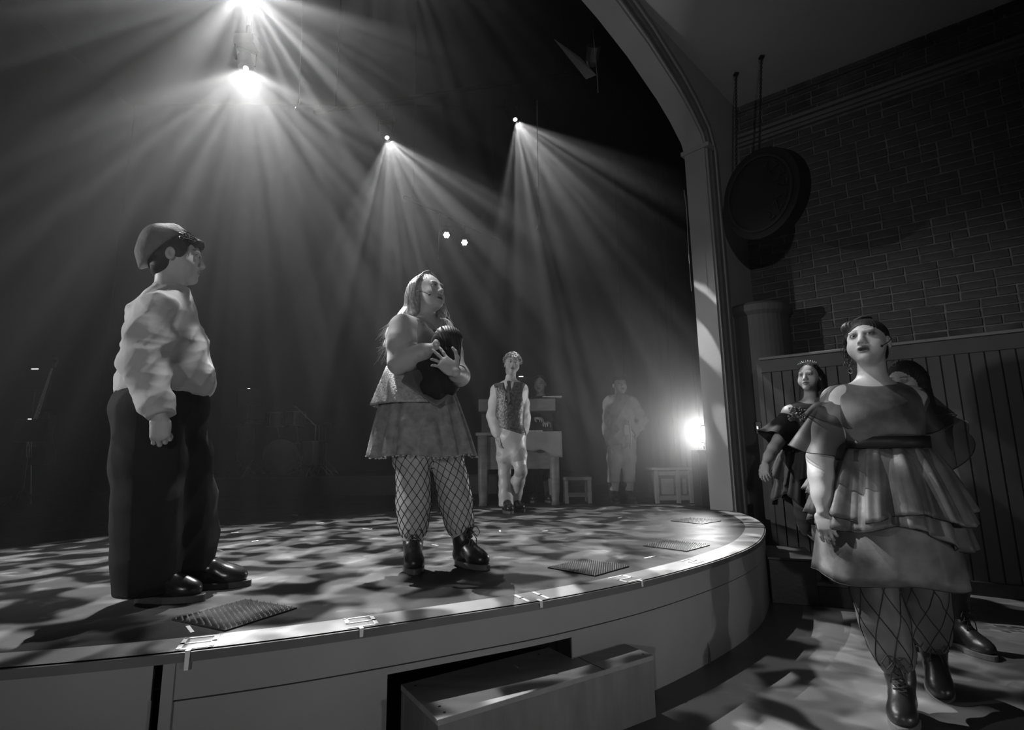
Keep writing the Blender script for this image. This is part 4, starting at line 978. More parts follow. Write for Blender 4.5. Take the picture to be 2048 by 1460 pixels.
    c0, c1 = J(1760, 900), J(1775, 1152, .02)
    skirt(r, f, c0, c1, (0.188, 0.160), (0.285, 0.26), 5, 0.045, 4, ms, 'underskirt', hem=0.010, slant=0.0)
    skirt(r, f, c0 + Z3 * 0.012, J(1768, 1062), (0.172, 0.145), (0.292, 0.245), 12, 0.085, 9, ms, 'ruffle', hem=0.03, slant=0.05, sang=0.9, gather=0.4, sharp=0.6)
    skirt(r, f, c0 + Z3 * 0.016, J(1768, 1000), (0.170, 0.143), (0.300, 0.255), 14, 0.10, 15, ms, 'ruffle', hem=0.035, slant=0.07, sang=2.6, gather=0.45, sharp=0.6)
    # bracelet, earrings
    wv = f.arms[1]['p'][5]; d = unit(f.arms[1]['p'][5] - f.arms[1]['p'][4]); u = unit(np.cross(d, (0, 1, 0))); v = np.cross(d, u)
    MB().tube([wv + (u * math.cos(q) + v * math.sin(q)) * 0.034 for q in np.linspace(0, 6.283, 20, endpoint=False)], 0.006, 6, closed=True).build('bracelet', mk, r, smooth=True)
    MB().lathe([(0.001, -0.008), (0.008, 0), (0.001, 0.008)], wv + u * 0.036 + (0.0, -0.012, -0.005), n=10).build('bracelet_charm', M_STEEL, r, smooth=True)
    for x in (-1, 1):
        e = f.head.p(x * 0.084, -0.008, -0.034); mb = MB(); mb.tube([e, e - Z3 * 0.05], 0.0012, 4)
        for q in range(4): mb.lathe([(0.001, -0.004), (0.0045, 0), (0.001, 0.004)], e - Z3 * (0.016 + 0.014 * q), n=6)
        mb.tube([e - Z3 * 0.072 + np.array([math.cos(q) * 0.011, 0, math.sin(q) * 0.011]) for q in np.linspace(0, 6.283, 12, endpoint=False)], 0.0016, 4, closed=True)
        mb.build('earring', M_STEEL, r)
    # swept-back dark hair with a small hat
    H = f.head; A = H.A; S = Solid(H.c - 0.22, H.c + 0.22, 0.0042); S.ell(H.p(0, -0.014, 0.042), (0.085, 0.106, 0.088), A, 0.02); S.ell(H.p(0, -0.095, -0.01), (0.055, 0.04, 0.055), A, 0.03)
    S.ell(H.p(0.052, 0.03, 0.085), (0.04, 0.05, 0.03), A, 0.03)
    S.ell(H.p(-0.004, 0.114, -0.034), (0.086, 0.076, 0.106), A, 0.012, 'sub')
    for x in (-1, 1): S.ell(H.p(x * 0.09, -0.01, -0.005), (0.024, 0.03, 0.042), A, 0.01, 'sub')
    S.displace(hairflow(H, 60, 0.0022)); S.build('hair', M_HAIRK, r)
    L = [[H.p(0.06, 0.03, 0.085), H.p(0.085, 0.0, 0.03), H.p(0.088, -0.01, -0.05), H.p(0.075 + 0.01 * k, -0.01 - 0.01 * k, -0.10)] for k in range(3)]
    strands(r, M_HAIRK, L, 14, 3, r=0.0015, jit=0.008, wav=0.018)
    S = Solid(H.c - 0.2, H.c + 0.25, 0.004); S.ell(H.p(0.035, -0.035, 0.115), (0.07, 0.075, 0.026), np.array([unit(A[0] - A[2] * 0.5), A[1], unit(A[2] + A[0] * 0.5)]), 0.01)
    S.displace(waves(2, 4, 40, 70, 0.003)); S.build('small_hat', mat('hat_velvet', 0.012, 0.9, 0.2), r)
    return r
WALKER = make_walker()

# ---- woman stepping down the black steps --------------------------------
def make_stepper():
    r = thing('person', 'woman in black flutter-sleeve dress and tiara coming down the black steps', 'person')
    f = Fig(4.28); J = f.J; fw = np.array([-0.62, -0.78, 0]); f.torso(fw, J(1622, 806), J(1617, 840), J(1613, 880), J(1612, 930), (0.160, 0.115, 0.14), (0.135, 0.105, 0.12), (0.165, 0.135, 0.14), 0.05)
    f.head = Head(J(1619, 756, -.02), (-0.74, -0.67, 0.04), (0.05, 0.02, 1), 0.225, 0.98, 0.92); f.face = dict(makeup=0.5, lip=0.45)
    ra = [0.052, 0.048, 0.038, 0.037, 0.031, 0.024]
    f.arm(limb(J(1580, 826), J(1557, 882, -.05), J(1530, 926, -.12)), ra, d=(-0.25, -0.3, -0.9), n=(-0.8, -0.5, 0.3), side=1, size=0.95, curl=(0.6, 0.6, 0.5, 0.5), spread=0.2, thumb=(0.6, 0.5))
    f.arm(limb(J(1655, 824), J(1668, 890, .06), J(1672, 950, .02)), ra, d=(0, 0, -1), n=(0.8, -0.3, 0), side=-1, curl=(0.4, 0.4, 0.4, 0.4))
    a0 = J(1612, 1062, .12); a1 = J(1655, 1118, -.22); a1[2] = 0.135 + 0.10
    f.leg(limb(J(1598, 945), J(1606, 1005, -.05), a0), [0.085, 0.078, 0.058, 0.060, 0.05, 0.038]); f.leg(limb(J(1628, 945), J(1640, 1035, -.20), a1), [0.085, 0.078, 0.058, 0.060, 0.05, 0.038])
    zh = J(1610, 985)[2]; f.body(r, 0.005, tint=lambda V: np.where(V[:, 2] < zh, 0.25, 1.0)); f.head.eyes(r)
    boot(r, a0, (0.75, -0.65), 0.315, h=0.13, L=0.25, hs=0.005, heel_up=0.75); boot(r, a1, (0.5, -0.85), 0.155, h=0.13, L=0.25, hs=0.005)
    mk = mat('black_dress', 0.022, 0.7, 0.4, 12.0, bump=0.15, bscale=40); lo, hi = f.bounds(0.1); lo[2] = J(1612, 945)[2]; S = Solid(lo, hi, 0.006); f.add(S, ('torso',), 0.010)
    S.ell(f.neck + Z3 * 0.06 + f.A[1] * 0.03, (0.10, 0.11, 0.085), f.A, 0.02, 'sub'); S.cut(f.neck + Z3 * 0.03, (0, 0, 1), 0.01); S.displace(waves(51, 6, 20, 40, 0.005)); S.build('bodice', mk, r)
    for i, a in enumerate(f.arms):
        P = a['p']; cape(r, [P[0] + Z3 * 0.03, P[0] - Z3 * 0.02, mid(P[0], P[2], 0.55), mid(P[0], P[2], 0.95) + np.array([-0.03 if i == 0 else 0.03, 0, 0])], 0.062, 0.135, mk if i == 0 else M_SHEER, 31 + i, 4, 0.14, 0.02)
    mb = MB(); g = random.Random(5)
    for q in range(34):
        c = J(1592 + g.uniform(-14, 22), 826 + g.uniform(-12, 16), -.15 + g.uniform(-.02, .02)); a = unit([g.gauss(0, 1) for _ in range(3)]); mb.tube([c - a * 0.009, c, c + a * 0.009 + (0, 0, .006)], 0.010, 6)
    tag(mb.build('ruched_flounce', mat('flounce_grey', 0.12, 0.7, 0.5, 20), r), kind='stuff')
    skirt(r, f, J(1612, 890), J(1610, 1010), (0.140, 0.115), (0.225, 0.19), 9, 0.11, 7, mk, 'skirt', hem=0.05, slant=0.05, sang=1.0, gather=0.3, sharp=0.6)
    skirt(r, f, J(1612, 886), J(1610, 960), (0.142, 0.117), (0.22, 0.185), 11, 0.12, 8, mk, 'ruffle', hem=0.05, slant=0.04, sang=2.0, gather=0.3, sharp=0.6)
    H = f.head; A = H.A; S = Solid(H.c - np.array([.2, .2, .32]), H.c + 0.2, 0.005); S.ell(H.p(0, -0.022, 0.040), (0.082, 0.098, 0.086), A, 0.02)
    for x in (-1, 1): S.cone(H.p(x * 0.06, -0.05, 0.0), H.p(x * 0.075, -0.055, -0.17), 0.04, 0.035, 0.05)
    S.cone(H.p(0, -0.07, 0), H.p(0, -0.075, -0.18), 0.06, 0.05, 0.05); S.ell(H.p(0, 0.110, -0.03), (0.080, 0.078, 0.110), A, 0.015, 'sub'); S.displace(hairflow(H, 60, 0.003)); S.build('hair', M_HAIRK, r)
    mb = MB(); 
    for q in np.linspace(0.5, math.pi - 0.5, 11):
        p = H.p(0.080 * math.cos(q), 0.045 * math.sin(q) + 0.01, 0.095 + 0.03 * math.sin(q)); mb.lathe([(0.001, -0.004), (0.006, 0.0), (0.004, 0.008), (0.001, 0.014)], p, A, 6)
    mb.tube([H.p(0.080 * math.cos(q), 0.045 * math.sin(q) + 0.01, 0.092 + 0.03 * math.sin(q)) for q in np.linspace(0.1, math.pi - 0.1, 14)], 0.003, 5); mb.build('tiara', M_STEEL, r, smooth=True)
    return r
STEPPER = make_stepper()

# ---- woman half hidden behind the walker --------------------------------
def make_follower():
    r = thing('person', 'dark-haired woman in black stockings half hidden behind the walking woman', 'person')
    f = Fig(3.12); J = f.J; fw = np.array([-0.65, -0.76, 0]); f.torso(fw, J(1822, 818), J(1830, 860), J(1838, 920), J(1845, 990), (0.155, 0.115, 0.15), (0.14, 0.11, 0.13), (0.17, 0.14, 0.15), 0.05)
    f.head = Head(J(1811, 764), (-0.86, -0.48, -0.22), (-0.05, -0.1, 1), 0.222); f.face = dict(makeup=0.6)
    ra = [0.052, 0.048, 0.038, 0.037, 0.031, 0.024]
    f.arm(limb(J(1785, 838), J(1785, 930), J(1790, 1010, -.05)), ra, d=(0, 0, -1), n=(-1, 0, 0), side=1); f.arm(limb(J(1872, 838), J(1880, 930, .05), J(1880, 1015, .05)), ra, d=(0, 0, -1), n=(1, 0, 0), side=-1)
    a0 = J(1822, 1228, .10); a1 = J(1915, 1248, -.02)
    f.leg(limb(J(1820, 1020), J(1822, 1130, .05), a0), [0.090, 0.084, 0.062, 0.063, 0.05, 0.038]); f.leg(limb(J(1870, 1020), J(1900, 1140, -.03), a1), [0.090, 0.084, 0.062, 0.063, 0.05, 0.038])
    zh = J(1845, 1030)[2]; f.body(r, 0.005, tint=lambda V: np.where(V[:, 2] < zh, 0.05, 1.0))
    boot(r, a0, (-0.6, -0.8), 0.0, h=0.16, L=0.25, hs=0.005); boot(r, a1, (0.05, -1), 0.0, h=0.16, L=0.25, hs=0.0045)
    mk = mat('black_dress', 0.022, 0.7, 0.4); lo, hi = f.bounds(0.1); lo[2] = J(1845, 1010)[2]; S = Solid(lo, hi, 0.006); f.add(S, ('torso', 'arm'), 0.012); S.cut(f.neck + Z3 * 0.03, (0, 0, 1), 0.01); S.displace(waves(61, 6, 20, 40, 0.005)); S.build('dress_top', mk, r)
    skirt(r, f, J(1840, 930), J(1848, 1095), (0.15, 0.12), (0.20, 0.17), 8, 0.08, 7, mk, 'skirt', hem=0.02)
    H = f.head; A = H.A; S = Solid(H.c - np.array([.2, .2, .34]), H.c + 0.2, 0.005); S.ell(H.p(0, -0.018, 0.040), (0.086, 0.104, 0.088), A, 0.02)
    for x in (-1, 1): S.cone(H.p(x * 0.066, -0.03, 0.0), H.p(x * 0.08, -0.03, -0.22), 0.042, 0.04, 0.05)
    S.cone(H.p(0, -0.07, 0), H.p(0, -0.085, -0.24), 0.065, 0.06, 0.05); S.ell(H.p(0, 0.110, -0.03), (0.074, 0.078, 0.108), A, 0.015, 'sub'); S.displace(hairflow(H, 60, 0.003)); S.build('hair', M_HAIRK, r)
    return r
FOLLOWER = make_follower()

# ---- man in brocade waistcoat -------------------------------------------
def trouser_man(r, f, mt, cuff=0.08, h=0.007, seed=3, wide=0.02, legr=None, kk=0.025):
    lo, hi = f.bounds(0.14); hi[2] = f.hip[2] + 0.14; S = Solid(lo, hi, h); S.ell(f.hip, np.array(f.rh) + np.array([0.008, 0.01, 0.0]), f.A, 0.05)
    for L in f.legs:
        S.cone(mid(f.hip, L['p'][0], 0.6), L['p'][1], 0.105, 0.09, 0.08)
        S.chain(L['p'], legr or [x + wide for x in (0.095, 0.088, 0.066, 0.066, 0.062, 0.066)], kk)
    S.displace(waves(seed, 6, 14, 34, 0.006, (1, 1, 0.4)))
    S.cut(f.hip + Z3 * 0.11, (0, 0, 1), 0.01); S.cut((0, 0, ZS + cuff), (0, 0, -1), 0.006); return S.build('trousers', mt, r)
def make_vest_man():
    r = thing('person', 'curly-haired man in brocade waistcoat and tie standing before the piano', 'person')
    f = Fig(5.70); J = f.J; fw = np.array([-0.22, -0.97, 0]); f.torso(fw, J(1021, 766), J(1019, 796), J(1017, 836), J(1021, 872), (0.165, 0.105, 0.17), (0.142, 0.10, 0.14), (0.150, 0.11, 0.12), 0.05)
    f.head = Head(J(1024, 731), (0.12, -0.99, 0.06), (0.12, 0.03, 1), 0.232, 0.94, 0.9); f.face = dict(makeup=0.75)
    ra = [0.050, 0.044, 0.036, 0.035, 0.030, 0.024]
    f.arm(limb(J(995, 780), J(985, 832, .02), J(998, 876, -.06)), ra, d=(0.12, -0.1, -1), n=(-0.9, -0.3, 0), side=1, curl=(0.4, 0.5, 0.5, 0.5)); f.arm(limb(J(1043, 780), J(1049, 834, .10), J(1043, 872, .12)), ra, d=(-0.1, 0.1, -1), n=(0.9, 0.3, 0), side=-1, curl=(0.5, 0.5, 0.5, 0.5))
    f.leg(limb(J(1010, 880), J(1009, 946), J(1012, 1008, .0)), [0.09, 0.08, 0.055, 0.058, 0.045, 0.036]); f.leg(limb(J(1032, 880), J(1042, 942, -.10), J(1027, 1000, .14)), [0.09, 0.08, 0.055, 0.058, 0.045, 0.036])
    f.body(r, 0.006); f.head.eyes(r)
    ms = mat('shirt_satin', 0.65, 0.5, 0.08, 8.0, spec=0.4); lo, hi = f.bounds(0.1); lo[2] = J(1020, 885)[2]; S = Solid(lo, hi, 0.0065); f.add(S, ('torso',), 0.008)
    for a in f.arms: P = a['p']; S.chain(P, [0.066, 0.066, 0.06, 0.062, 0.056, 0.036], 0.04)
    S.cone(f.neck - Z3 * 0.02, f.neck + Z3 * 0.055, 0.066, 0.056, 0.02); S.displace(waves(71, 6, 16, 36, 0.007, (1, 1, 0.4))); S.cut(f.hip - Z3 * 0.02, (0, 0, -1), 0.01)
    for a in f.arms: S.cut(a['p'][5], unit(a['p'][5] - a['p'][4]), 0.006, near=0.1)
    S.build('shirt', ms, r)
    mv = mat('brocade', 0.10, 0.35, 0.9, 38.0, bump=0.5, bscale=60, metal=0.3, spec=0.6); lo, hi = f.bounds(0.1); lo[2] = J(1020, 880)[2]; S = Solid(lo, hi, 0.006); f.add(S, ('torso',), 0.022)
    for i, a in enumerate(f.arms): S.ell(a['p'][0] + unit(a['p'][0] - f.neck) * 0.085 - Z3 * 0.02, (0.09, 0.12, 0.13), f.A, 0.01, 'sub')
    S.ell(f.neck + f.A[1] * 0.10 + Z3 * 0.02, (0.055, 0.09, 0.13), f.A, 0.01, 'sub'); S.cut(f.neck + Z3 * 0.0, (0, 0, 1), 0.01)
    S.cut(J(1010, 858, -.1), unit(-Z3 * 0.9 + f.A[0] * 0.30), 0.008); ve = S.build('waistcoat', mv, r)
    mb = MB()
    t0 = f.neck + f.A[1] * 0.085 + Z3 * 0.012; w_ = f.A[0]
    mb.add([t0 - w_ * .016, t0 + w_ * .016, t0 + w_ * .028 - Z3 * .22 + f.A[1] * .055, t0 - Z3 * .26 + f.A[1] * .055, t0 - w_ * .028 - Z3 * .22 + f.A[1] * .055], [(0, 1, 2, 3, 4)])
    mb.build('tie', mat('tie_dark', 0.03, 0.5, 0.2), r, solid=0.01)
    for q in (-1, 1):
        a = f.neck + Z3 * 0.04; MB().add([a + w_ * q * 0.055 - f.A[1] * 0.0, a + f.A[1] * 0.066 + w_ * q * 0.006 - Z3 * .03, a + f.A[1] * 0.088 + w_ * q * 0.05 - Z3 * 0.085, a + w_ * q * 0.075 - Z3 * 0.03 + f.A[1] * .02], [(0, 1, 2, 3)]).build('collar', ms, r, solid=0.005)
    for q in range(4): MB().lathe([(0.0005, 0), (0.007, 0.001), (0.006, 0.005), (0.0005, 0.006)], f.chest + f.A[1] * 0.142 - Z3 * (0.04 + 0.06 * q), frame(f.A[1], Z3)[[0, 2, 1]], 8).build('button', M_STEEL, ve)
    trouser_man(r, f, mat('trouser_satin', 0.58, 0.38, 0.10, 6.0, spec=0.5), 0.06, 0.0065, 73, 0.012, [0.092, 0.084, 0.064, 0.068, 0.072, 0.080], 0.02)
    ml = mat('black_shoe', 0.02, 0.25, 0.2, 8.0, spec=0.6)
    boot(r, f.legs[0]['p'][5], (0.25, -1), ZS, name='shoe', m=ml, shoe=True, hs=0.006); boot(r, f.legs[1]['p'][5], (0.5, -0.9), ZS, name='shoe', m=ml, shoe=True, hs=0.006)
    H = f.head; A = H.A; S = Solid(H.c - 0.2, H.c + 0.2, 0.005); S.ell(H.p(0, -0.016, 0.050), (0.086, 0.102, 0.090), A, 0.02); S.ell(H.p(0, -0.07, -0.05), (0.06, 0.04, 0.06), A, 0.03); S.ell(H.p(0, 0.10, -0.012), (0.085, 0.078, 0.082), A, 0.012, 'sub')
    for x in (-1, 1): S.ell(H.p(x * 0.09, -0.005, -0.01), (0.03, 0.04, 0.045), A, 0.01, 'sub')
    S.displace(waves(8, 6, 60, 120, 0.006)); S.build('hair', M_HAIRC, r); curls(r, M_HAIRC, H, 190, 9, (0.088, 0.104, 0.098), 0.1, ymax=1.1, r=0.0055)
    return r
VESTMAN = make_vest_man()

# ---- man in flat cap in the haze ----------------------------------------
def make_cap_man():
    r = thing('person', 'man in flat cap and work clothes with hand on hip, standing in the haze', 'person')
    f = Fig(6.66); J = f.J; fw = np.array([0.22, -0.97, 0]); f.torso(fw, J(1241, 797), J(1243, 818), J(1243, 852), J(1243, 884), (0.175, 0.12, 0.17), (0.155, 0.12, 0.14), (0.16, 0.125, 0.13), 0.052)
    f.head = Head(J(1239, 771), (0.20, -0.97, 0.02), (-0.04, 0, 1), 0.228, 0.98); f.face = dict(makeup=0.6)
    ra = [0.052, 0.046, 0.038, 0.037, 0.031, 0.025]
    f.arm(limb(J(1218, 806), J(1216, 856, .03), J(1222, 895, -.05)), ra, d=(0.05, -0.1, -1), n=(-1, 0, 0), side=1); f.arm(limb(J(1266, 806), J(1285, 845, .10), J(1264, 868, -.05)), ra, d=(-0.9, -0.2, -0.3), n=(0.2, -0.9, 0), side=-1)
    f.leg(limb(J(1231, 890), J(1228, 944, -.02), J(1227, 990)), [0.09, 0.08, 0.058, 0.06, 0.048, 0.038]); f.leg(limb(J(1255, 890), J(1258, 944, -.02), J(1257, 990)), [0.09, 0.08, 0.058, 0.06, 0.048, 0.038])
    f.body(r, 0.0075)
    mw_ = mat('work_cloth', 0.36, 0.9, 0.12, 6.0, bump=0.15, bscale=25, spec=0.1); lo, hi = f.bounds(0.14); lo[2] = J(1243, 915)[2]; S = Solid(lo, hi, 0.008); f.add(S, ('torso',), 0.022)
    S.ell(J(1243, 880), (0.18, 0.145, 0.11), f.A, 0.06)
    for a in f.arms: S.chain(a['p'], [0.078, 0.076, 0.068, 0.064, 0.056, 0.042], 0.04)
    S.cone(f.neck - Z3 * 0.02, f.neck + Z3 * 0.025, 0.074, 0.066, 0.02); S.displace(waves(81, 6, 12, 30, 0.012, (1, 1, 0.6)))
    for a in f.arms: S.cut(a['p'][5], unit(a['p'][5] - a['p'][4]), 0.006, near=0.1)
    S.build('smock', mw_, r); trouser_man(r, f, mw_, 0.24, 0.008, 83, 0.008)
    MB().tube([J(1258, 842, -.17), J(1262, 870, -.19), J(1261, 898, -.18)], 0.011, 6).build('sash_end', mat('sash', 0.5, 0.8, 0.1), r, smooth=True)
    ml = mat('work_boot', 0.03, 0.5, 0.2)
    for i in (0, 1): boot(r, f.legs[i]['p'][5], (0.2 * i, -1), ZS, h=0.30, m=ml, hs=0.007, lace=False, top_r=0.075)
    H = f.head; A = H.A; S = Solid(H.c - 0.2, H.c + 0.22, 0.006); S.ell(H.p(0, -0.02, 0.085), (0.092, 0.115, 0.045), A, 0.02); S.ell(H.p(0, 0.095, 0.065), (0.07, 0.055, 0.012), A, 0.015); S.build('flat_cap', mat('cap_tweed', 0.05, 0.9, 0.3, 30), r)
    S = Solid(H.c - 0.2, H.c + 0.2, 0.006); S.ell(H.p(0, -0.022, 0.036), (0.081, 0.094, 0.084), A, 0.02); S.ell(H.p(0, 0.08, -0.01), (0.085, 0.085, 0.085), A, 0.012, 'sub'); S.build('hair', M_HAIRK, r)
    return r
CAPMAN = make_cap_man()

# ---- pianist behind the keyboard ----------------------------------------
def make_pianist():
    r = thing('person', 'pianist in dark clothes sitting behind the two-tier keyboard', 'person')
    f = Fig(7.12); J = f.J; fw = np.array([-0.1, -0.99, 0]); f.torso(fw, J(1082, 796), J(1082, 822), J(1082, 862), J(1082, 890), (0.17, 0.12, 0.16), (0.15, 0.12, 0.14), (0.165, 0.14, 0.12), 0.052)
    f.head = Head(J(1080, 769), (-0.25, -0.95, -0.12), (0, -0.05, 1), 0.228); ra = [0.05, 0.045, 0.037, 0.036, 0.031, 0.025]
    f.arm(limb(J(1056, 815), J(1050, 858, -.05), J(1072, 836, -.36)), ra, d=(0.5, -0.75, -0.1), n=(0.1, -0.2, 1), side=1, curl=(0.5, 0.5, 0.5, 0.5)); f.arm(limb(J(1108, 815), J(1110, 858, -.02), J(1095, 845, -.34)), ra, d=(-0.3, -0.9, -0.1), n=(0, -0.2, 1), side=-1, curl=(0.5, 0.5, 0.5, 0.5))
    k0, k1 = f.hip - f.A[0] * -0.10 + f.A[1] * 0.24 - Z3 * 0.02, f.hip - f.A[0] * 0.10 + f.A[1] * 0.24 - Z3 * 0.02
    for k in (k0, k1): f.leg(limb(mid(f.hip, k, 0.25), k, np.array([k[0], k[1] + .05, ZS + 0.07])), [0.085, 0.08, 0.06, 0.058, 0.046, 0.036])
    f.body(r, 0.008)
    mk = mat('black_wool', 0.025, 0.9, 0.2); lo, hi = f.bounds(0.12); S = Solid(lo, hi, 0.009); f.add(S, ('torso', 'arm'), 0.014); f.add(S, ('leg',), 0.016); S.cut(f.neck + Z3 * 0.02, (0, 0, 1), 0.01)
    for a in f.arms: S.cut(a['p'][5], unit(a['p'][5] - a['p'][4]), 0.006, near=0.09)
    S.cut((0, 0, ZS + 0.06), (0, 0, -1), 0.01); S.build('suit', mk, r)
    for L in f.legs: boot(r, L['p'][5], (0, -1), ZS, name='shoe', m=mat('black_shoe', 0.02, 0.25, 0.2), shoe=True, hs=0.009)
    H = f.head; A = H.A; S = Solid(H.c - 0.2, H.c + 0.2, 0.006); S.ell(H.p(0, -0.018, 0.042), (0.084, 0.1, 0.088), A, 0.02); S.ell(H.p(0, 0.09, -0.015), (0.085, 0.078, 0.085), A, 0.012, 'sub'); S.displace(waves(8, 4, 60, 100, 0.004)); S.build('hair', mat('brown_hair', 0.08, 0.5, 0.3, 40), r)
    return r, f
PIANIST, _fp = make_pianist()

# ------------------------------------------------------------------ things on and around the stage
def basis2(ang):
    a = math.radians(ang); return np.array([[math.cos(a), math.sin(a), 0], [-math.sin(a), math.cos(a), 0], [0, 0, 1.0]])
# step box at the apron
ZB = 0.235
t = [onz(875, 1440, ZB), onz(1308, 1310, ZB), onz(1200, 1272, ZB), onz(795, 1370, ZB)]
bx = thing('step_box', 'low plywood step box pushed against the curved stage front', 'step')
ex = unit(t[1] - t[0]); ey = np.array([-ex[1], ex[0], 0]); LX = np.linalg.norm(t[1] - t[0]); LY = np.linalg.norm(t[3] - t[0]); cc = t[0] + ex * LX / 2 + ey * LY / 2
M_PLY = mat('plywood', 0.26, 0.55, 0.18, 5.0, bump=0.08, bscale=30, stretch=(1, 4, 1)); M_PLYD = mat('plywood_side', 0.17, 0.6, 0.2, 6.0, bump=0.1, bscale=40, stretch=(3, 3, 0.6))
MB().box((cc[0], cc[1], ZB - 0.010), (LX, LY, 0.020), (ex, ey, Z3)).build('tread', M_PLY, bx, bevel=0.003)
MB().box(cc * (1, 1, 0) - ey * (LY / 2 - 0.012) + Z3 * (ZB - 0.02) / 2, (LX - 0.006, 0.018, ZB - 0.02), (ex, ey, Z3)).build('front_panel', M_PLYD, bx, bevel=0.002)
MB().box(cc * (1, 1, 0) + ey * (LY / 2 - 0.012) + Z3 * (ZB - 0.02) / 2, (LX - 0.006, 0.018, ZB - 0.02), (ex, ey, Z3)).build('back_panel', M_PLYD, bx)
for s_ in (-1, 1): MB().box(cc * (1, 1, 0) + ex * s_ * (LX / 2 - 0.016) + Z3 * (ZB - 0.02) / 2, (0.018, LY - 0.05, ZB - 0.02), (ex, ey, Z3)).build('side_panel', M_PLYD, bx)
MB().box((cc[0], cc[1], ZB + 0.0003) + ex * LX * 0.22, (0.004, LY, 0.0012), (ex, ey, Z3)).build('joint', M_BLACK, bx)
for u, v in ((-0.46, -0.40), (-0.455, -0.25), (0.47, -0.4), (0.1, 0.35), (-0.46, 0.36)):
    MB().lathe([(0.0045, 0), (0.0045, 0.0016), (0.001, 0.002)], (*(cc + ex * u * LX + ey * v * LY)[:2], ZB), n=10).build('screw', M_METAL, bx)

# black stair unit by the partition
st = thing('stair_unit', 'black two-step stair unit beside the curved end of the stage', 'steps')
p0, p1 = onz(1545, 1206, 0), onz(1722, 1220, 0); ex = unit(p1 - p0); ey = np.array([-ex[1], ex[0], 0]); W = np.linalg.norm(p1 - p0); DP = 0.52; wt = W * 0.55
H1, H2 = 0.315, 0.155
for (nm, x0, x1, hh) in (('upper_step', 0, wt, H1), ('lower_step', wt + 0.002, W, H2)):
    c = p0 + ex * (x0 + x1) / 2 + ey * DP / 2
    o = MB().box((c[0], c[1], hh / 2 - 0.01), (x1 - x0, DP, hh - 0.02), (ex, ey, Z3)).build(nm, M_BLACK, st, bevel=0.003)
    MB().box((c[0], c[1], hh - 0.009), (x1 - x0 + 0.012, DP + 0.012, 0.018), (ex, ey, Z3)).build('tread', mat('black_tread', 0.06, 0.4, 0.3, 6.0, scratch=0.05), o, bevel=0.003)

# floor grilles let into the deck
M_GRILLE = mat('grille_steel', 0.45, 0.38, 0.3, 20.0, metal=0.8)
def grille(label, c, du, dv, nu, nv):
    g = thing('floor_grille', label, 'grille', 'tread-plate grilles along the stage edge'); du, dv = np.array(du, float), np.array(dv, float); c = np.array([c[0], c[1], ZS + 0.004])
    A = (unit(du), unit(dv - unit(du) * (dv @ unit(du))), Z3)
    if np.cross(A[0], A[1])[2] < 0: A = (A[0], -A[1], Z3); lu, lv = np.linalg.norm(du), np.linalg.norm(dv)
    MB().box(c - Z3 * 0.001, (lu, lv, 0.004), A).build('plate', mat('grille_plate', 0.03, 0.35, 0.3, 20.0, metal=0.6), g)
    m = MB()
    for i in range(nu):
        for j in range(nv):
            p = c + A[0] * lu * ((i + 0.5) / nu - 0.5) + A[1] * lv * ((j + 0.5) / nv - 0.5); a = unit(A[0] + A[1]); p = p + (A[0] * lu / nu * 0.5 if j % 2 else 0); b = np.cross(Z3, a); l_, w_ = 0.40 * lu / nu, 0.15 * lu / nu
            m.add([p + a * l_, p + b * w_, p - a * l_, p - b * w_, p + a * l_ * 0.5 + Z3 * 0.008, p - a * l_ * 0.5 + Z3 * 0.008], [(0, 1, 4), (1, 2, 5), (1, 5, 4), (2, 3, 5), (3, 0, 4), (3, 4, 5)])
    tag(m.build('tread_bumps', M_GRILLE, g), kind='stuff'); return g
def near_rim(x, y): 
    p = onz(x, y, ZS)[:2]; return int(np.argmin(np.linalg.norm(RIM - p, axis=1)))
for cs, lab in ((((372, 1246), (498, 1197), (576, 1219), (430, 1262)), 'steel tread-plate floor grille in front of the boy'), (((1096, 1137), (1173, 1121), (1256, 1132), (1182, 1153)), 'steel tread-plate floor grille right of the singer'), (((1288, 1094), (1343, 1081), (1415, 1090), (1366, 1103)), 'steel tread-plate floor grille near the curved corner of the stage'), (((1358, 1043), (1385, 1037), (1425, 1042), (1400, 1048)), 'steel tread-plate floor grille before the proscenium jamb')):
    K = [onz(x, y, ZS) for x, y in cs]; c = sum(K) / 4; du = unit((K[1] - K[0]) + (K[2] - K[3])); dv = unit((K[2] - K[1]) + (K[3] - K[0])); a_ = unit(du - dv); b_ = unit(du + dv); b_ = unit(b_ - a_ * (a_ @ b_)); e1, e2 = unit(a_ + b_), unit(b_ - a_)
    grille(lab, c, e1 * 0.30, e2 * 0.30, 15, 15)

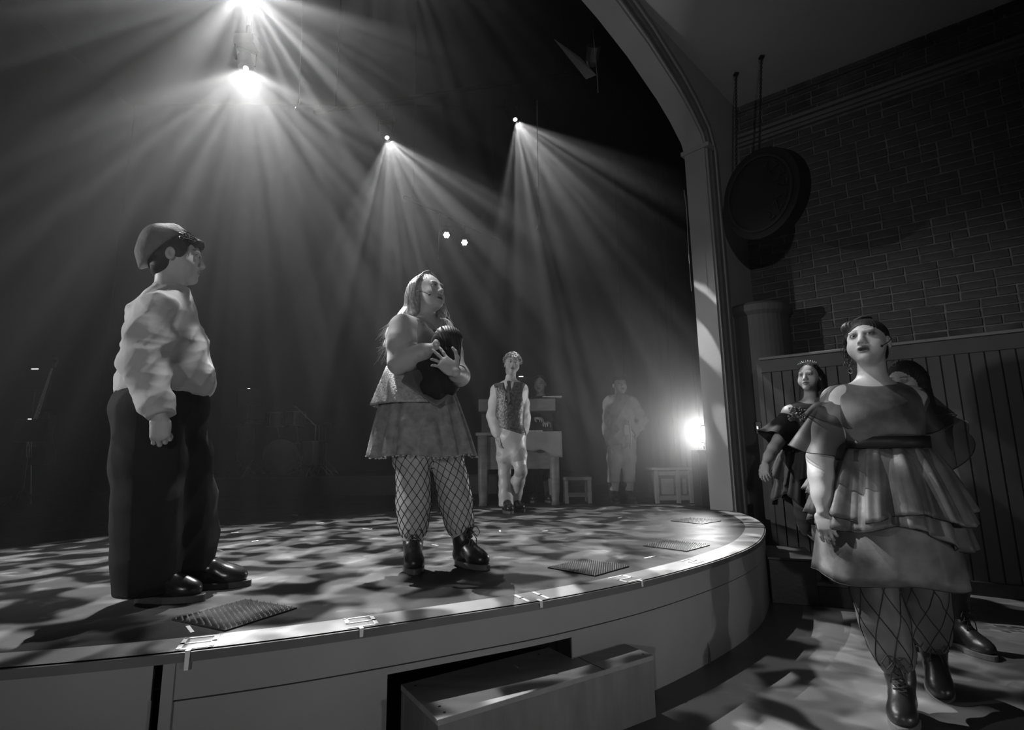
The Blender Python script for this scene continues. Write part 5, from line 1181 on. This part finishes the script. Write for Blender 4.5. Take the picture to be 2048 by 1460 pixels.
# tape numerals stuck on the border
def numeral(label, x, y, digit, size=0.09, tail=0.03):
    i = near_rim(x, y); c = np.array(onz(x, y, ZS + 0.005)); u = np.array([*TN[i], 0]); v = np.array([*IN[i], 0]); tw = 0.014
    o = thing('tape_numeral', label, 'tape', 'tape numerals along the stage border'); a, b = size * 0.5, size * 0.60
    seg = {'t': ((-a, b), (a, b)), 'm': ((-a, 0), (a, 0)), 'b': ((-a, -b), (a, -b)), 'l1': ((-a, 0), (-a, b)), 'l2': ((-a, -b), (-a, 0)), 'r1': ((a, 0), (a, b)), 'r2': ((a, -b), (a, 0))}
    use = {'8': 'tmb l1 l2 r1 r2', '6': 'tmb l1 l2 r2', '9': 'tmb l1 r1 r2', '4': 'm l1 r1 r2', '2': 'tmb r1 l2', '0': 'tb l1 l2 r1 r2', '11': 'l1 l2 r1 r2'}[digit]
    names = [k for k in ('t', 'm', 'b') if k in use.split()[0]] + use.split()[1:] if use[0] in 'tmb' else use.split()
    for k in names:
        (x0, y0), (x1, y1) = seg[k]; p, q = c + u * x0 + v * y0, c + u * x1 + v * y1; d = unit(q - p); MB().box((p + q) / 2, (np.linalg.norm(q - p) + tw, tw * (1.0 if k[0] in 'lr' else 0.6), 0.0012), (d, np.cross(Z3, d), Z3)).build('tape_strip', M_TAPE, o)
    if tail:
        e = np.array([*(RIM[i] - IN[i] * 0.0135), 0]); mb = MB(); w2 = u * 0.007
        mb.grid([[e + v * 0.03 + Z3 * (ZS + 0.0055) - w2, e + v * 0.03 + Z3 * (ZS + 0.0055) + w2], [e + Z3 * (ZS + 0.005) - w2, e + Z3 * (ZS + 0.005) + w2], [e - v * 0.002 + Z3 * (ZS - tail) - w2 * 0.9, e - v * 0.002 + Z3 * (ZS - tail) + w2 * 0.7]])
        mb.build('tape_tail', M_TAPE, o, solid=0.001)
numeral('white tape 8 on the border below the boy', 397, 1284, '8', tail=0.05)
numeral('white tape 9 on the border in front of the singer', 722, 1243, '9', tail=0.022)
numeral('two parallel white tape strips on the border above the step box', 1062, 1193, '11', tail=0.02)
numeral('white tape 2 on the border beside the second grille', 1250, 1157, '2', tail=0.02)
numeral('worn tape mark on the border near the curved corner', 1385, 1122, '2', 0.07, 0)
g = random.Random(4)
for k, (x, y) in enumerate(((470, 1065), (510, 1082), (640, 1046), (735, 1058), (870, 1090), (1000, 1062), (1090, 1062), (1300, 1114), (590, 1030), (440, 1100), (1240, 1035), (380, 1258))):
    p = np.array(onz(x, y, ZS + 0.0016)); a = g.uniform(0, 3.1); d = np.array([math.cos(a), math.sin(a), 0])
    tag(MB().box(p, (g.uniform(0.05, 0.10), 0.012, 0.0012), (d, np.cross(Z3, d), Z3)).build('spike_tape', M_TAPE), 'short strip of white spike tape stuck on the dark stage floor', 'tape', 'spike tape strips on the stage')

# two-tier keyboard with cloth, bench, cabinet
M_WOOD = mat('dark_wood', 0.14, 0.5, 0.25, 6.0, stretch=(1, 1, 4)); M_CLOTH = mat('table_cloth', 0.22, 0.9, 0.1, 6.0)
YK = 6.45
def P(x, y, Y=YK): return np.array(aty(x, y, Y))
kb = thing('piano', 'dark wooden upright piano with draped cloth behind the man in the waistcoat', 'piano')
xl, xr = P(952, 900)[0], P(1118, 900)[0]; z_top, z_mid = P(1080, 797)[2], P(1080, 864)[2]; xc = (xl + xr) / 2; wd = xr - xl
MB().box((xc, YK + 0.16, (z_top + P(1080, 822)[2]) / 2), (wd - 0.06, 0.34, z_top - P(1080, 822)[2]), None).build('upper_case', M_WOOD, kb, bevel=0.01)
MB().box((xc, YK + 0.30, (P(1080, 822)[2] + z_mid) / 2), (wd - 0.10, 0.04, P(1080, 822)[2] - z_mid), None).build('fall_board', M_BLACK, kb)
MB().box((xc, YK + 0.16, z_mid - 0.02), (wd, 0.46, 0.04), None).build('key_bed', M_WOOD, kb, bevel=0.008)
MB().box((xc - 0.02, YK + 0.16, z_mid - 0.24), (wd - 0.14, 0.36, 0.40), None).build('lower_case', M_WOOD, kb, bevel=0.01)
for x in (xl + 0.08, xr - 0.06):
    for y in (YK - 0.02, YK + 0.34): MB().lathe([(0.05, 0), (0.042, 0.05), (0.055, 0.2), (0.06, z_mid - ZS - 0.04)], (x, y, ZS), n=12).build('leg', M_WOOD, kb, smooth=True)
rows = []
for i in range(9):
    u = i / 8; rows.append([(xc - 0.12 + (wd / 2 + 0.15) * k / 24, YK - 0.075 - 0.01 * math.sin(k * 0.9) * u - 0.01, z_mid + 0.002 - u * (0.22 + 0.10 * max(0, (k - 14) / 10) + 0.015 * math.sin(k * 0.7))) for k in range(25)])
rows.insert(0, [(p[0], YK + 0.3, z_mid + 0.003) for p in rows[0]]); MB().grid(rows).build('cloth', M_CLOTH, kb, smooth=True, solid=0.006)
kc = aty(1083, 832, YK + 0.05)
for k in range(14): MB().box((xc - 0.30 + 0.045 * k, YK + 0.05, z_mid + 0.012), (0.040, 0.16, 0.014), None).build('key', mat('ivory', 0.5, 0.4, 0.05), kb)
pa = P(1103, 795); tag(MB().add([pa + (-.11, -.06, .004), pa + (.12, -.08, .006), pa + (.13, .10, .004), pa + (-.10, .11, .012)], [(0, 1, 2, 3)]).build('sheet_music', mat('paper', 0.75, 0.8, 0.04), None, solid=0.004), 'white sheet music lying on top of the piano', 'paper')
bn = thing('bench', 'plain wooden bench standing beside the draped piano', 'bench'); a, b = P(1152, 955, 6.6), P(1176, 955, 6.6); zb = P(1164, 954, 6.6)[2]; bc = (a + b) / 2
MB().box((bc[0] - 0.05, 6.75, zb - 0.02), (0.34, 0.30, 0.04)).build('seat', M_WOOD, bn, bevel=0.006)
for x in (-1, 1):
    for y in (-1, 1): MB().box((bc[0] - 0.05 + x * 0.14, 6.75 + y * 0.12, (zb + ZS) / 2 - 0.02), (0.045, 0.045, zb - ZS - 0.04)).build('leg', M_WOOD, bn)
MB().box((bc[0] - 0.05, 6.64, ZS + 0.10), (0.26, 0.03, 0.05)).build('stretcher', M_WOOD, bn)
cb = thing('cabinet', 'low panelled wooden cabinet beside the bright side light', 'cabinet'); YC = 6.35; c0, c1 = P(1312, 1005, YC), P(1388, 1005, YC); zt = P(1350, 938, YC)[2]; xm, wd = (c0[0] + c1[0]) / 2, c1[0] - c0[0]; M_PALE = mat('worn_wood', 0.22, 0.6, 0.2, 6.0)
MB().box((xm, YC + 0.20, (zt + ZS + 0.05) / 2), (wd - 0.02, 0.36, zt - ZS - 0.05)).build('body', M_WOOD, cb)
MB().box((xm, YC + 0.20, zt), (wd + 0.06, 0.44, 0.03)).build('top', M_PALE, cb, bevel=0.005)
for x in (-1, 0.25, 1): MB().box((xm + x * (wd / 2 - 0.02), YC + 0.01, (zt + ZS) / 2), (0.045, 0.045, zt - ZS - 0.02)).build('stile', M_PALE, cb, bevel=0.004)
for z in (zt - 0.05, ZS + 0.07): MB().box((xm, YC + 0.012, z), (wd - 0.03, 0.035, 0.05)).build('rail', M_PALE, cb, bevel=0.004)
for x0, x1 in ((-1, 0.25), (0.25, 1)): MB().box((xm + (x0 + x1) / 2 * (wd / 2 - 0.02), YC + 0.018, (zt + ZS) / 2), ((x1 - x0) * (wd / 2 - 0.02) - 0.10, 0.02, zt - ZS - 0.22)).build('door_panel', M_PALE, cb, bevel=0.006)

# side light on a black stand by the jamb
sl = thing('side_light', 'lit stage lamp on black stand beside the proscenium jamb', 'stage light'); sd_ = unit(np.array([-0.75, -0.60, 0.05]))
F_ = frame(sd_, Z3); ax = np.array([F_[0], F_[2], F_[1]])
MB().lathe([(0.055, -0.16), (0.085, -0.13), (0.092, 0.0), (0.098, 0.02)], SL - sd_ * 0.02, ax, 24).build('housing', M_BLACK, sl, smooth=False)
MB().lathe([(0.0005, 0.010), (0.05, 0.007), (0.078, 0.0)], SL + sd_ * 0.004, ax, 24, caps=False).build('lens', emit('lamp_lens', 60), sl)
MB().tube([SL + F_[0] * 0.11, SL + F_[0] * 0.12 - Z3 * 0.10, SL - F_[0] * 0.12 - Z3 * 0.10, SL - F_[0] * 0.11], 0.009, 6).build('yoke', M_METAL, sl)
pz = SL[2] - 0.10; MB().tube([(SL[0], SL[1], pz), (SL[0], SL[1], ZS + 0.62)], 0.016, 8).build('pole', M_METAL, sl)
MB().box((SL[0] - 0.01, SL[1] + 0.05, ZS + 0.31), (0.20, 0.24, 0.62)).build('weighted_base', M_BLACK, sl, bevel=0.01)
MB().box((SL[0] + 0.0, SL[1] - 0.05, pz - 0.02), (0.05, 0.04, 0.05)).build('clamp', M_STEEL, sl, bevel=0.004)
# flown fixtures
M_LED = emit('led', 9); M_FIX = mat('fixture_black', 0.005, 0.95, 0.2, spec=0.0); TOPS = []
def fixture(name, label, p, aim, lens_s, r=0.07, on=True, group=None):
    p = np.array(p, float); d = unit(np.array(aim) - p); F_ = frame(d, Z3); ax = np.array([F_[0], F_[2], F_[1]]); o = thing(name, label, 'stage light', group)
    MB().lathe([(r * 0.7, -0.28), (r * 1.1, -0.24), (r * 1.15, -0.06), (r * 1.05, -0.035)], p, ax, 20).build('head', M_FIX, o)
    MB().lathe([(0.0005, 0.0), (r * 0.30, -0.003), (r * 0.42, -0.008)], p - d * 0.03, ax, 20, caps=False).build('lens', lens_s, o)
    hub = p - d * 0.15
    MB().tube([hub + F_[0] * r * 1.3, hub + F_[0] * r * 1.5 + Z3 * 0.16, hub - F_[0] * r * 1.5 + Z3 * 0.16, hub - F_[0] * r * 1.3], 0.012, 6).build('yoke', M_FIX, o)
    MB().box(hub + Z3 * 0.24, (0.22, 0.16, 0.12)).build('base', M_FIX, o, bevel=0.01)
    MB().tube([hub + Z3 * 0.30, hub + Z3 * 0.475], 0.015, 6).build('clamp', M_FIX, o); TOPS.append(hub + Z3 * 0.474); return o
for (n, pz_, tg, *_), lab in zip(GOBOS, ('brightest moving-head spotlight high above the boy', 'moving-head spotlight with wide fan of beams below the brightest one', 'moving-head spotlight hung above the singer', 'moving-head spotlight hung left of the proscenium arch', 'unseen moving-head spotlight added over the apron to light the step box')):
    fixture('moving_light', lab, pz_, tg, emit('spot_lens', 45), group='moving-head spotlights on the flown bars')
def led_par(label, x, y, Y):
    p = np.array(aty(x, y, Y)); d = unit(_C - p + np.array([0, 0, -0.6])); F_ = frame(d, Z3); ax = np.array([F_[0], F_[2], F_[1]]); o = thing('led_par', label, 'stage light', 'lit LED cans on the rear bar')
    MB().lathe([(0.075, -0.20), (0.09, -0.17), (0.09, 0.0)], p - d * 0.01, ax, 24).build('can', M_FIX, o)
    for k in range(7):
        q = p + (F_[0] * math.cos(k * 1.047) + F_[2] * math.sin(k * 1.047)) * (0.038 if k else 0.0); MB().lathe([(0.0005, 0.004), (0.011, 0.002), (0.0165, -0.004)], q + d * 0.004, ax, 12, caps=False).build('led_lens', M_LED, o)
    MB().tube([p - d * 0.1 + F_[0] * 0.095, p - d * 0.1 + F_[0] * 0.10 + Z3 * 0.16, p - d * 0.1 - F_[0] * 0.10 + Z3 * 0.16, p - d * 0.1 - F_[0] * 0.095], 0.009, 6).build('yoke', M_FIX, o)
    MB().tube([p - d * 0.1 + Z3 * 0.16, p - d * 0.1 + Z3 * 0.345], 0.012, 6).build('clamp', M_FIX, o); TOPS.append(p - d * 0.1 + Z3 * 0.344)
led_par('lit seven-lens LED can on the rear bar, nearer the spotlight over the singer', 893, 470, 8.6); led_par('lit seven-lens LED can on the rear bar, nearer the piano', 929, 485, 8.905)
def bar(label, a, b):
    a, b = np.array(a, float), np.array(b, float); o = thing('lighting_bar', label, 'bar'); MB().tube([a, b], 0.024, 10).build('pipe', M_FIX, o, smooth=True)
    for u in (0.08, 0.92): c = mid(a, b, u); MB().tube([c, (c[0], c[1], 8.9)], 0.004, 5).build('drop_cable', M_FIX, o)
def bar_over(lab, p, q, ext=1.2):
    d = unit(q - p); bar(lab, p - d * ext, q + d * ext)
_t = TOPS
bar_over('black lighting bar carrying the spotlights above singer and arch', _t[2], _t[3], 1.0)
bar_over('black lighting bar carrying the two left spotlights', _t[0], _t[1], 0.8)
bar_over('black rear lighting bar carrying the lit LED cans', _t[5], _t[6], 0.9)
bar_over('black lighting bar carrying the added spotlight over the apron', _t[4] - np.array([.8, -.1, 0]), _t[4] + np.array([.8, -.1, 0]), 0.2)

# hanging microphone wires
M_WIRE = mat('wire', 0.35, 0.4, 0.1, metal=0.4)
def wire(lab, pts, Y, hook=True, r=0.0035):
    Q = [np.array(aty(x, y, Y)) for x, y in pts]; o = thing('hanging_wire', lab, 'wire', 'hanging wires over the stage')
    MB().tube(Q, r, 5).build('cable', M_WIRE, o)
    if hook:
        e = Q[-1]; MB().tube([e, e + (-.012, 0, -.015), e + (-.022, 0, -.04), e + (-.03, 0, -.07)], r * 1.8, 5).build('hook', M_STEEL, o)
wire('thin wire with hook hanging left of the singer', [(607, -60), (604, 60), (600, 140), (598, 206)], 4.6)
wire('thin wire with hook hanging from the arch-side spotlight', [(1074, 200), (1075, 300), (1077, 380), (1079, 446)], 5.4)
_o = thing('hanging_wire', 'short thin wire hanging beside the lit LED cans', 'wire', 'hanging wires over the stage'); _w = _t[5] - unit(_t[6] - _t[5]) * 0.17
MB().tube([_w, _w - Z3 * 0.45, _w - Z3 * 0.85], 0.005, 5).build('cable', M_WIRE, _o)
wire('thin wire hanging beside the proscenium jamb', [(1368, 380), (1373, 420), (1376, 480), (1380, 545), (1383, 582)], 5.5, False, 0.004)
wire('thin wire hanging from the barn-door lamp near the arch', [(1186, 60), (1190, 110), (1194, 150), (1196, 186)], 5.0, False)
# lamp with barn doors near the arch
bd = thing('barn_door_lamp', 'unlit lamp with open barn doors hanging near the arch', 'stage light'); Q = [np.array(aty(x, y, Y)) for x, y, Y in ((1108, 78, 5.3), (1172, 158, 5.0), (1192, 150, 5.05), (1160, 115, 5.25))]
MB().add(Q, [(0, 1, 2, 3)]).build('door_flap', mat('flap_paint', 0.25, 0.6, 0.1), bd, solid=0.006)
q2 = np.array(aty(1186, 100, 5.2)); MB().lathe([(0.05, -0.16), (0.075, -0.1), (0.08, 0.05)], q2, frame((0, 0, 1), (0, 1, 0))[[0, 2, 1]] if False else np.array([[1, 0, 0], [0, 0.5, 0.866], [0, -0.866, 0.5]]), 16).build('housing', M_METAL, bd)
MB().tube([q2, q2 + Z3 * 0.6], 0.012, 6).build('yoke', M_METAL, bd)

# round hanging sign with two chains
sg = thing('hanging_sign', 'big dark round sign hung by chains before the brick wall', 'sign'); SCN = np.array(aty(1518, 388, 4.95)); R_ = 0.445; nrm = unit(np.array([-0.90, -0.42, -0.10])); ux = unit(np.cross(Z3, nrm)); uz = np.cross(nrm, ux); M_SIGN = mat('sign_black', 0.010, 0.6, 0.3, 5.0); ax = np.array([ux, uz, nrm])
MB().lathe([(R_, -0.16), (R_, 0.0)], SCN, ax, 48).build('drum', M_SIGN, sg)
MB().lathe([(R_ * 0.80, 0.004), (R_ * 0.80, 0.018), (R_ * 0.85, 0.018), (R_ * 0.85, 0.004)], SCN, ax, 48, caps=False).build('ring', mat('sign_rim', 0.02, 0.5, 0.2), sg)
for k in range(7):          # worn raised characters, no longer legible, round the face
    a0 = math.radians(-70 + 22 * k); c = SCN + (ux * math.cos(a0) + uz * math.sin(a0)) * R_ * 0.60 + nrm * 0.008; rd, tg_ = ux * math.cos(a0) + uz * math.sin(a0), -ux * math.sin(a0) + uz * math.cos(a0)
    path = [c + rd * 0.05 + tg_ * 0.03, c + rd * 0.05 - tg_ * 0.03, c, c - rd * 0.045 + tg_ * 0.03 * (1 if k % 2 else -1), c - rd * 0.05 - tg_ * 0.02]
    MB().tube(path, 0.010, 5).build('character', M_BLACK, sg)
def chain(lab, top, bot):
    ch = thing('chain', lab, 'chain', 'sign chains'); top, bot = np.array(top), np.array(bot); d = unit(bot - top); L = np.linalg.norm(bot - top); a = unit(np.cross(d, (0, 1, 0))); b = np.cross(d, a); n = int(L / 0.034); me = None
    for k in range(n):
        if me is None:
            m = MB(); m.tube([(math.cos(q) * 0.011, 0, math.sin(q) * 0.022) for q in np.linspace(0, 6.283, 12, endpoint=False)], 0.0042, 5, closed=True); me = bpy.data.meshes.new('link'); me.from_pydata(m.v, [], m.f); me.materials.append(M_BLACK)
        o = bpy.data.objects.new('link', me); COL.objects.link(o); o.parent = ch; x, y = (a, b) if k % 2 else (b, -a); p = top + d * (k + 0.5) * L / n
        o.matrix_local = Matrix(((x[0], y[0], -d[0], p[0]), (x[1], y[1], -d[1], p[1]), (x[2], y[2], -d[2], p[2]), (0, 0, 0, 1)))
    MB().box(top - Z3 * 0.01, (0.05, 0.05, 0.02)).build('ceiling_plate', M_BLACK, ch)
ct1 = onz(1523, 113, ZC - 0.01); ct0 = onz(1472, 147, ZC - 0.01)
chain('black chain from ceiling to the round sign, nearer the brick wall', ct1, SCN + uz * R_ * 0.96 - ux * 0.02 * 0 - nrm * 0.10); chain('black chain from ceiling to the round sign, nearer the arch', ct0, SCN + uz * R_ * 0.80 - ux * R_ * 0.58 - nrm * 0.05 if (ux @ np.array([1, 0, 0])) > 0 else SCN + uz * R_ * 0.80 + ux * R_ * 0.58 - nrm * 0.05)

# ---- band at the rear: drums, stands, bass ------------------------------
M_DRUM = mat('drum_shell', 0.04, 0.25, 0.3, 6.0, coat=0.5); M_SKIN2 = mat('drum_head', 0.16, 0.5, 0.5, 5.0); M_CHR = mat('chrome', 0.65, 0.38, 0.1, metal=0.9); YD = 8.6
def PD_(x, y, Y=YD): return np.array(aty(x, y, Y))
zp = 0.30
rs = thing('platform', 'low black band platform at the rear of the stage', 'platform'); pz = ZS + zp
MB().box((-2.6, 9.3, ZS + zp / 2), (7.0, 2.0, zp - 0.02)).build('body', M_BLACK, rs); MB().box((-2.6, 9.3, ZS + zp - 0.008), (7.04, 2.04, 0.02)).build('top', mat('platform_top', 0.05, 0.6, 0.3), rs)
def drum(name, lab, c, r, h, ax, front=True, group=None):
    d = thing(name, lab, 'drum', group); ax = np.array(ax, float); c = np.array(c, float)
    MB().lathe([(r, -h / 2), (r, h / 2)], c, ax, 28, caps=False).build('shell', M_DRUM, d)
    for s_ in (-1, 1):
        MB().lathe([(0.0005, 0), (r * 0.98, 0.0)], c + ax[2] * s_ * (h / 2 + 0.004), ax, 28, caps=False).build('head', M_SKIN2, d)
        MB().tube([c + ax[2] * s_ * h / 2 + (ax[0] * math.cos(q) + ax[1] * math.sin(q)) * r * 1.02 for q in np.linspace(0, 6.283, 28, endpoint=False)], 0.010, 5, closed=True).build('hoop', M_CHR if r < 0.22 else M_DRUM, d)
    for k in range(6):
        q = k * 1.047 + 0.3; o_ = (ax[0] * math.cos(q) + ax[1] * math.sin(q)) * r * 1.05; MB().tube([c + o_ - ax[2] * h * 0.45, c + o_ + ax[2] * h * 0.45], 0.006, 5).build('tension_rod', M_CHR, d)
    return d
bc = PD_(570, 898, 8.7); bc[2] = pz + 0.31
drum('bass_drum', 'bass drum with pale front head at centre of the drum kit', bc, 0.28, 0.40, frame((0.1, -1, 0), Z3)[[0, 2, 1]])
tm = PD_(590, 838, 8.6); drum('tom_drum', 'small tom drum mounted above the bass drum', tm, 0.15, 0.22, basis2(0)); tm2 = PD_(553, 840, 8.7); drum('tom_drum', 'second small tom drum beside the music light', tm2, 0.15, 0.22, basis2(0))
for t_ in (tm, tm2): 
    s_ = MB().tube([t_ - Z3 * 0.125 + (0, 0.08, 0), (t_[0], t_[1] + 0.36, pz + 0.004)], 0.012, 6).build('tom_stand', M_CHR); tag(s_, 'chrome post carrying the tom drum ' + ('above the bass drum' if t_ is tm else 'beside the music light'), 'stand')
ft = PD_(628, 880, 8.5); ft[2] = pz + 0.36; fd = drum('floor_tom', 'floor tom drum standing on three thin chrome legs', ft, 0.19, 0.36, basis2(0))
for k in range(3):
    q = k * 2.094; o_ = np.array([math.cos(q), math.sin(q), 0]) * 0.205; MB().tube([ft + o_ - Z3 * 0.05, (ft[0] + o_[0] * 1.1, ft[1] + o_[1] * 1.1, pz + 0.004)], 0.007, 5).build('leg', M_CHR, fd)
def stand(lab, x, ytop, Y, cym=0.0, tilt=0.2):
    p = PD_(x, ytop, Y); o = thing('cymbal_stand' if cym else 'microphone_stand', lab, 'stand', 'stands of the drum kit'); MB().tube([p, (p[0], p[1], pz + 0.25)], 0.010, 6).build('pole', M_CHR, o)
    for k in range(3):
        q = k * 2.094 + 0.4; MB().tube([(p[0], p[1], pz + 0.28), (p[0] + 0.24 * math.cos(q), p[1] + 0.24 * math.sin(q), pz + 0.006)], 0.008, 5).build('leg', M_CHR, o)
    if cym:
        A_ = basis2(0); t2 = unit([0.1, -tilt, 1]); F2 = frame(unit(np.cross(t2, (1, 0, 0))), t2); MB().lathe([(0.0005, 0.02), (0.03, 0.018), (0.05, 0.006), (cym, -0.012), (cym, -0.015), (0.05, 0.003)], p, np.array([F2[0], F2[1], F2[2]]), 28, caps=False).build('cymbal', mat('bronze', 0.30, 0.35, 0.3, 30.0, metal=0.9), o)
    return o, p
stand('thin cymbal stand at the left of the drum kit', 511, 842, 8.5, 0.20); stand('thin cymbal stand with tilted cymbal near the boy', 478, 850, 9.1, 0.18); stand('thin cymbal stand at the right of the drum kit', 640, 845, 8.95, 0.2); stand('thin cymbal stand behind the floor tom', 652, 850, 9.3, 0.18)
o, p = stand('boom microphone stand reaching over the drum kit', 632, 852, 8.42); MB().tube([p, PD_(590, 812, 8.4)], 0.009, 6).build('boom', M_CHR, o); MB().tube([PD_(590, 812, 8.4), PD_(586, 808, 8.4)], 0.02, 8).build('microphone', M_BLACK, o)
def music_stand(lab, x, y, Y, lit):
    p = PD_(x, y, Y); o = thing('music_stand', lab, 'music stand', 'music stands of the band'); base = ZS if Y < 8.2 else pz
    MB().tube([p - Z3 * 0.1, (p[0], p[1], base + 0.2)], 0.010, 6).build('pole', M_METAL, o)
    for k in range(3):
        q = k * 2.094 + 0.4; MB().tube([(p[0], p[1], base + 0.22), (p[0] + 0.22 * math.cos(q), p[1] + 0.22 * math.sin(q), base + 0.006)], 0.008, 5).build('leg', M_METAL, o)
    MB().box(p - Z3 * 0.12, (0.44, 0.03, 0.30), basis2(0)).build('desk', M_BLACK, o, bevel=0.004)
    l_ = MB().box(p + (0, -0.03, 0.03), (lit, 0.03, 0.014)).build('clip_lamp', M_METAL, o); MB().box(p + (0, -0.047, 0.03), (lit * 0.9, 0.004, 0.010)).build('lamp_strip', emit('music_lamp', 2.2), l_)
music_stand('music stand with lit clip lamp behind the boy', 75, 743, 7.6, 0.11); music_stand('lower music stand with small lit lamp at the stage left wing', 65, 843, 7.2, 0.05); music_stand('music stand with small lit lamp left of the drum kit', 500, 781, 9.5, 0.045); music_stand('music stand with lamp by the piano behind the waistcoat man', 1042, 758, 7.6, 0.07)
ba = thing('double_bass', 'dim double bass leaning in the dark left wing', 'double bass'); YB = 7.4
prof = [(0.0, 0.19), (0.05, 0.20), (0.12, 0.19), (0.2, 0.145), (0.26, 0.125), (0.32, 0.13), (0.40, 0.155), (0.46, 0.14), (0.50, 0.06)]
b0 = PD_(62, 930, YB); pts = [b0 + np.array([w_, 0, h_ * 1.5]) for h_, w_ in prof] + [b0 + np.array([-w_, 0, h_ * 1.5]) for h_, w_ in prof[::-1]]; M_BASS = mat('bass_varnish', 0.10, 0.35, 0.3, 4.0, coat=0.4)
MB().prism(pts, (0, 0.16, 0)).build('body', M_BASS, ba, bevel=0.02); nk = b0 + np.array([0, -0.02, 0.75])
MB().bar(nk - Z3 * 0.3, nk + np.array([0.10, 0.05, 0.62]), 0.045, 0.03, (0, 1, 0)).build('neck', M_BLACK, ba, bevel=0.005); MB().tube([nk + np.array([0.10, 0.05, 0.62]), nk + np.array([0.12, 0.07, 0.72]), nk + np.array([0.11, 0.02, 0.76])], 0.025, 8).build('scroll', M_BASS, ba)
MB().tube([b0, (b0[0], b0[1] + 0.08, ZS + 0.004)], 0.012, 6).build('endpin', M_CHR, ba); MB().box(b0 + np.array([0, -0.03, 0.30]), (0.14, 0.012, 0.10)).build('bridge', M_WOOD, ba)
for s_ in (-1.5, -.5, .5, 1.5): MB().tube([b0 + np.array([s_ * .022, -0.05, 0.10]), b0 + np.array([s_ * .022, -0.085, 0.35]), nk + np.array([0.10 + s_ * 0.008, 0.03, 0.60])], 0.002, 4).build('string', M_CHR, ba)
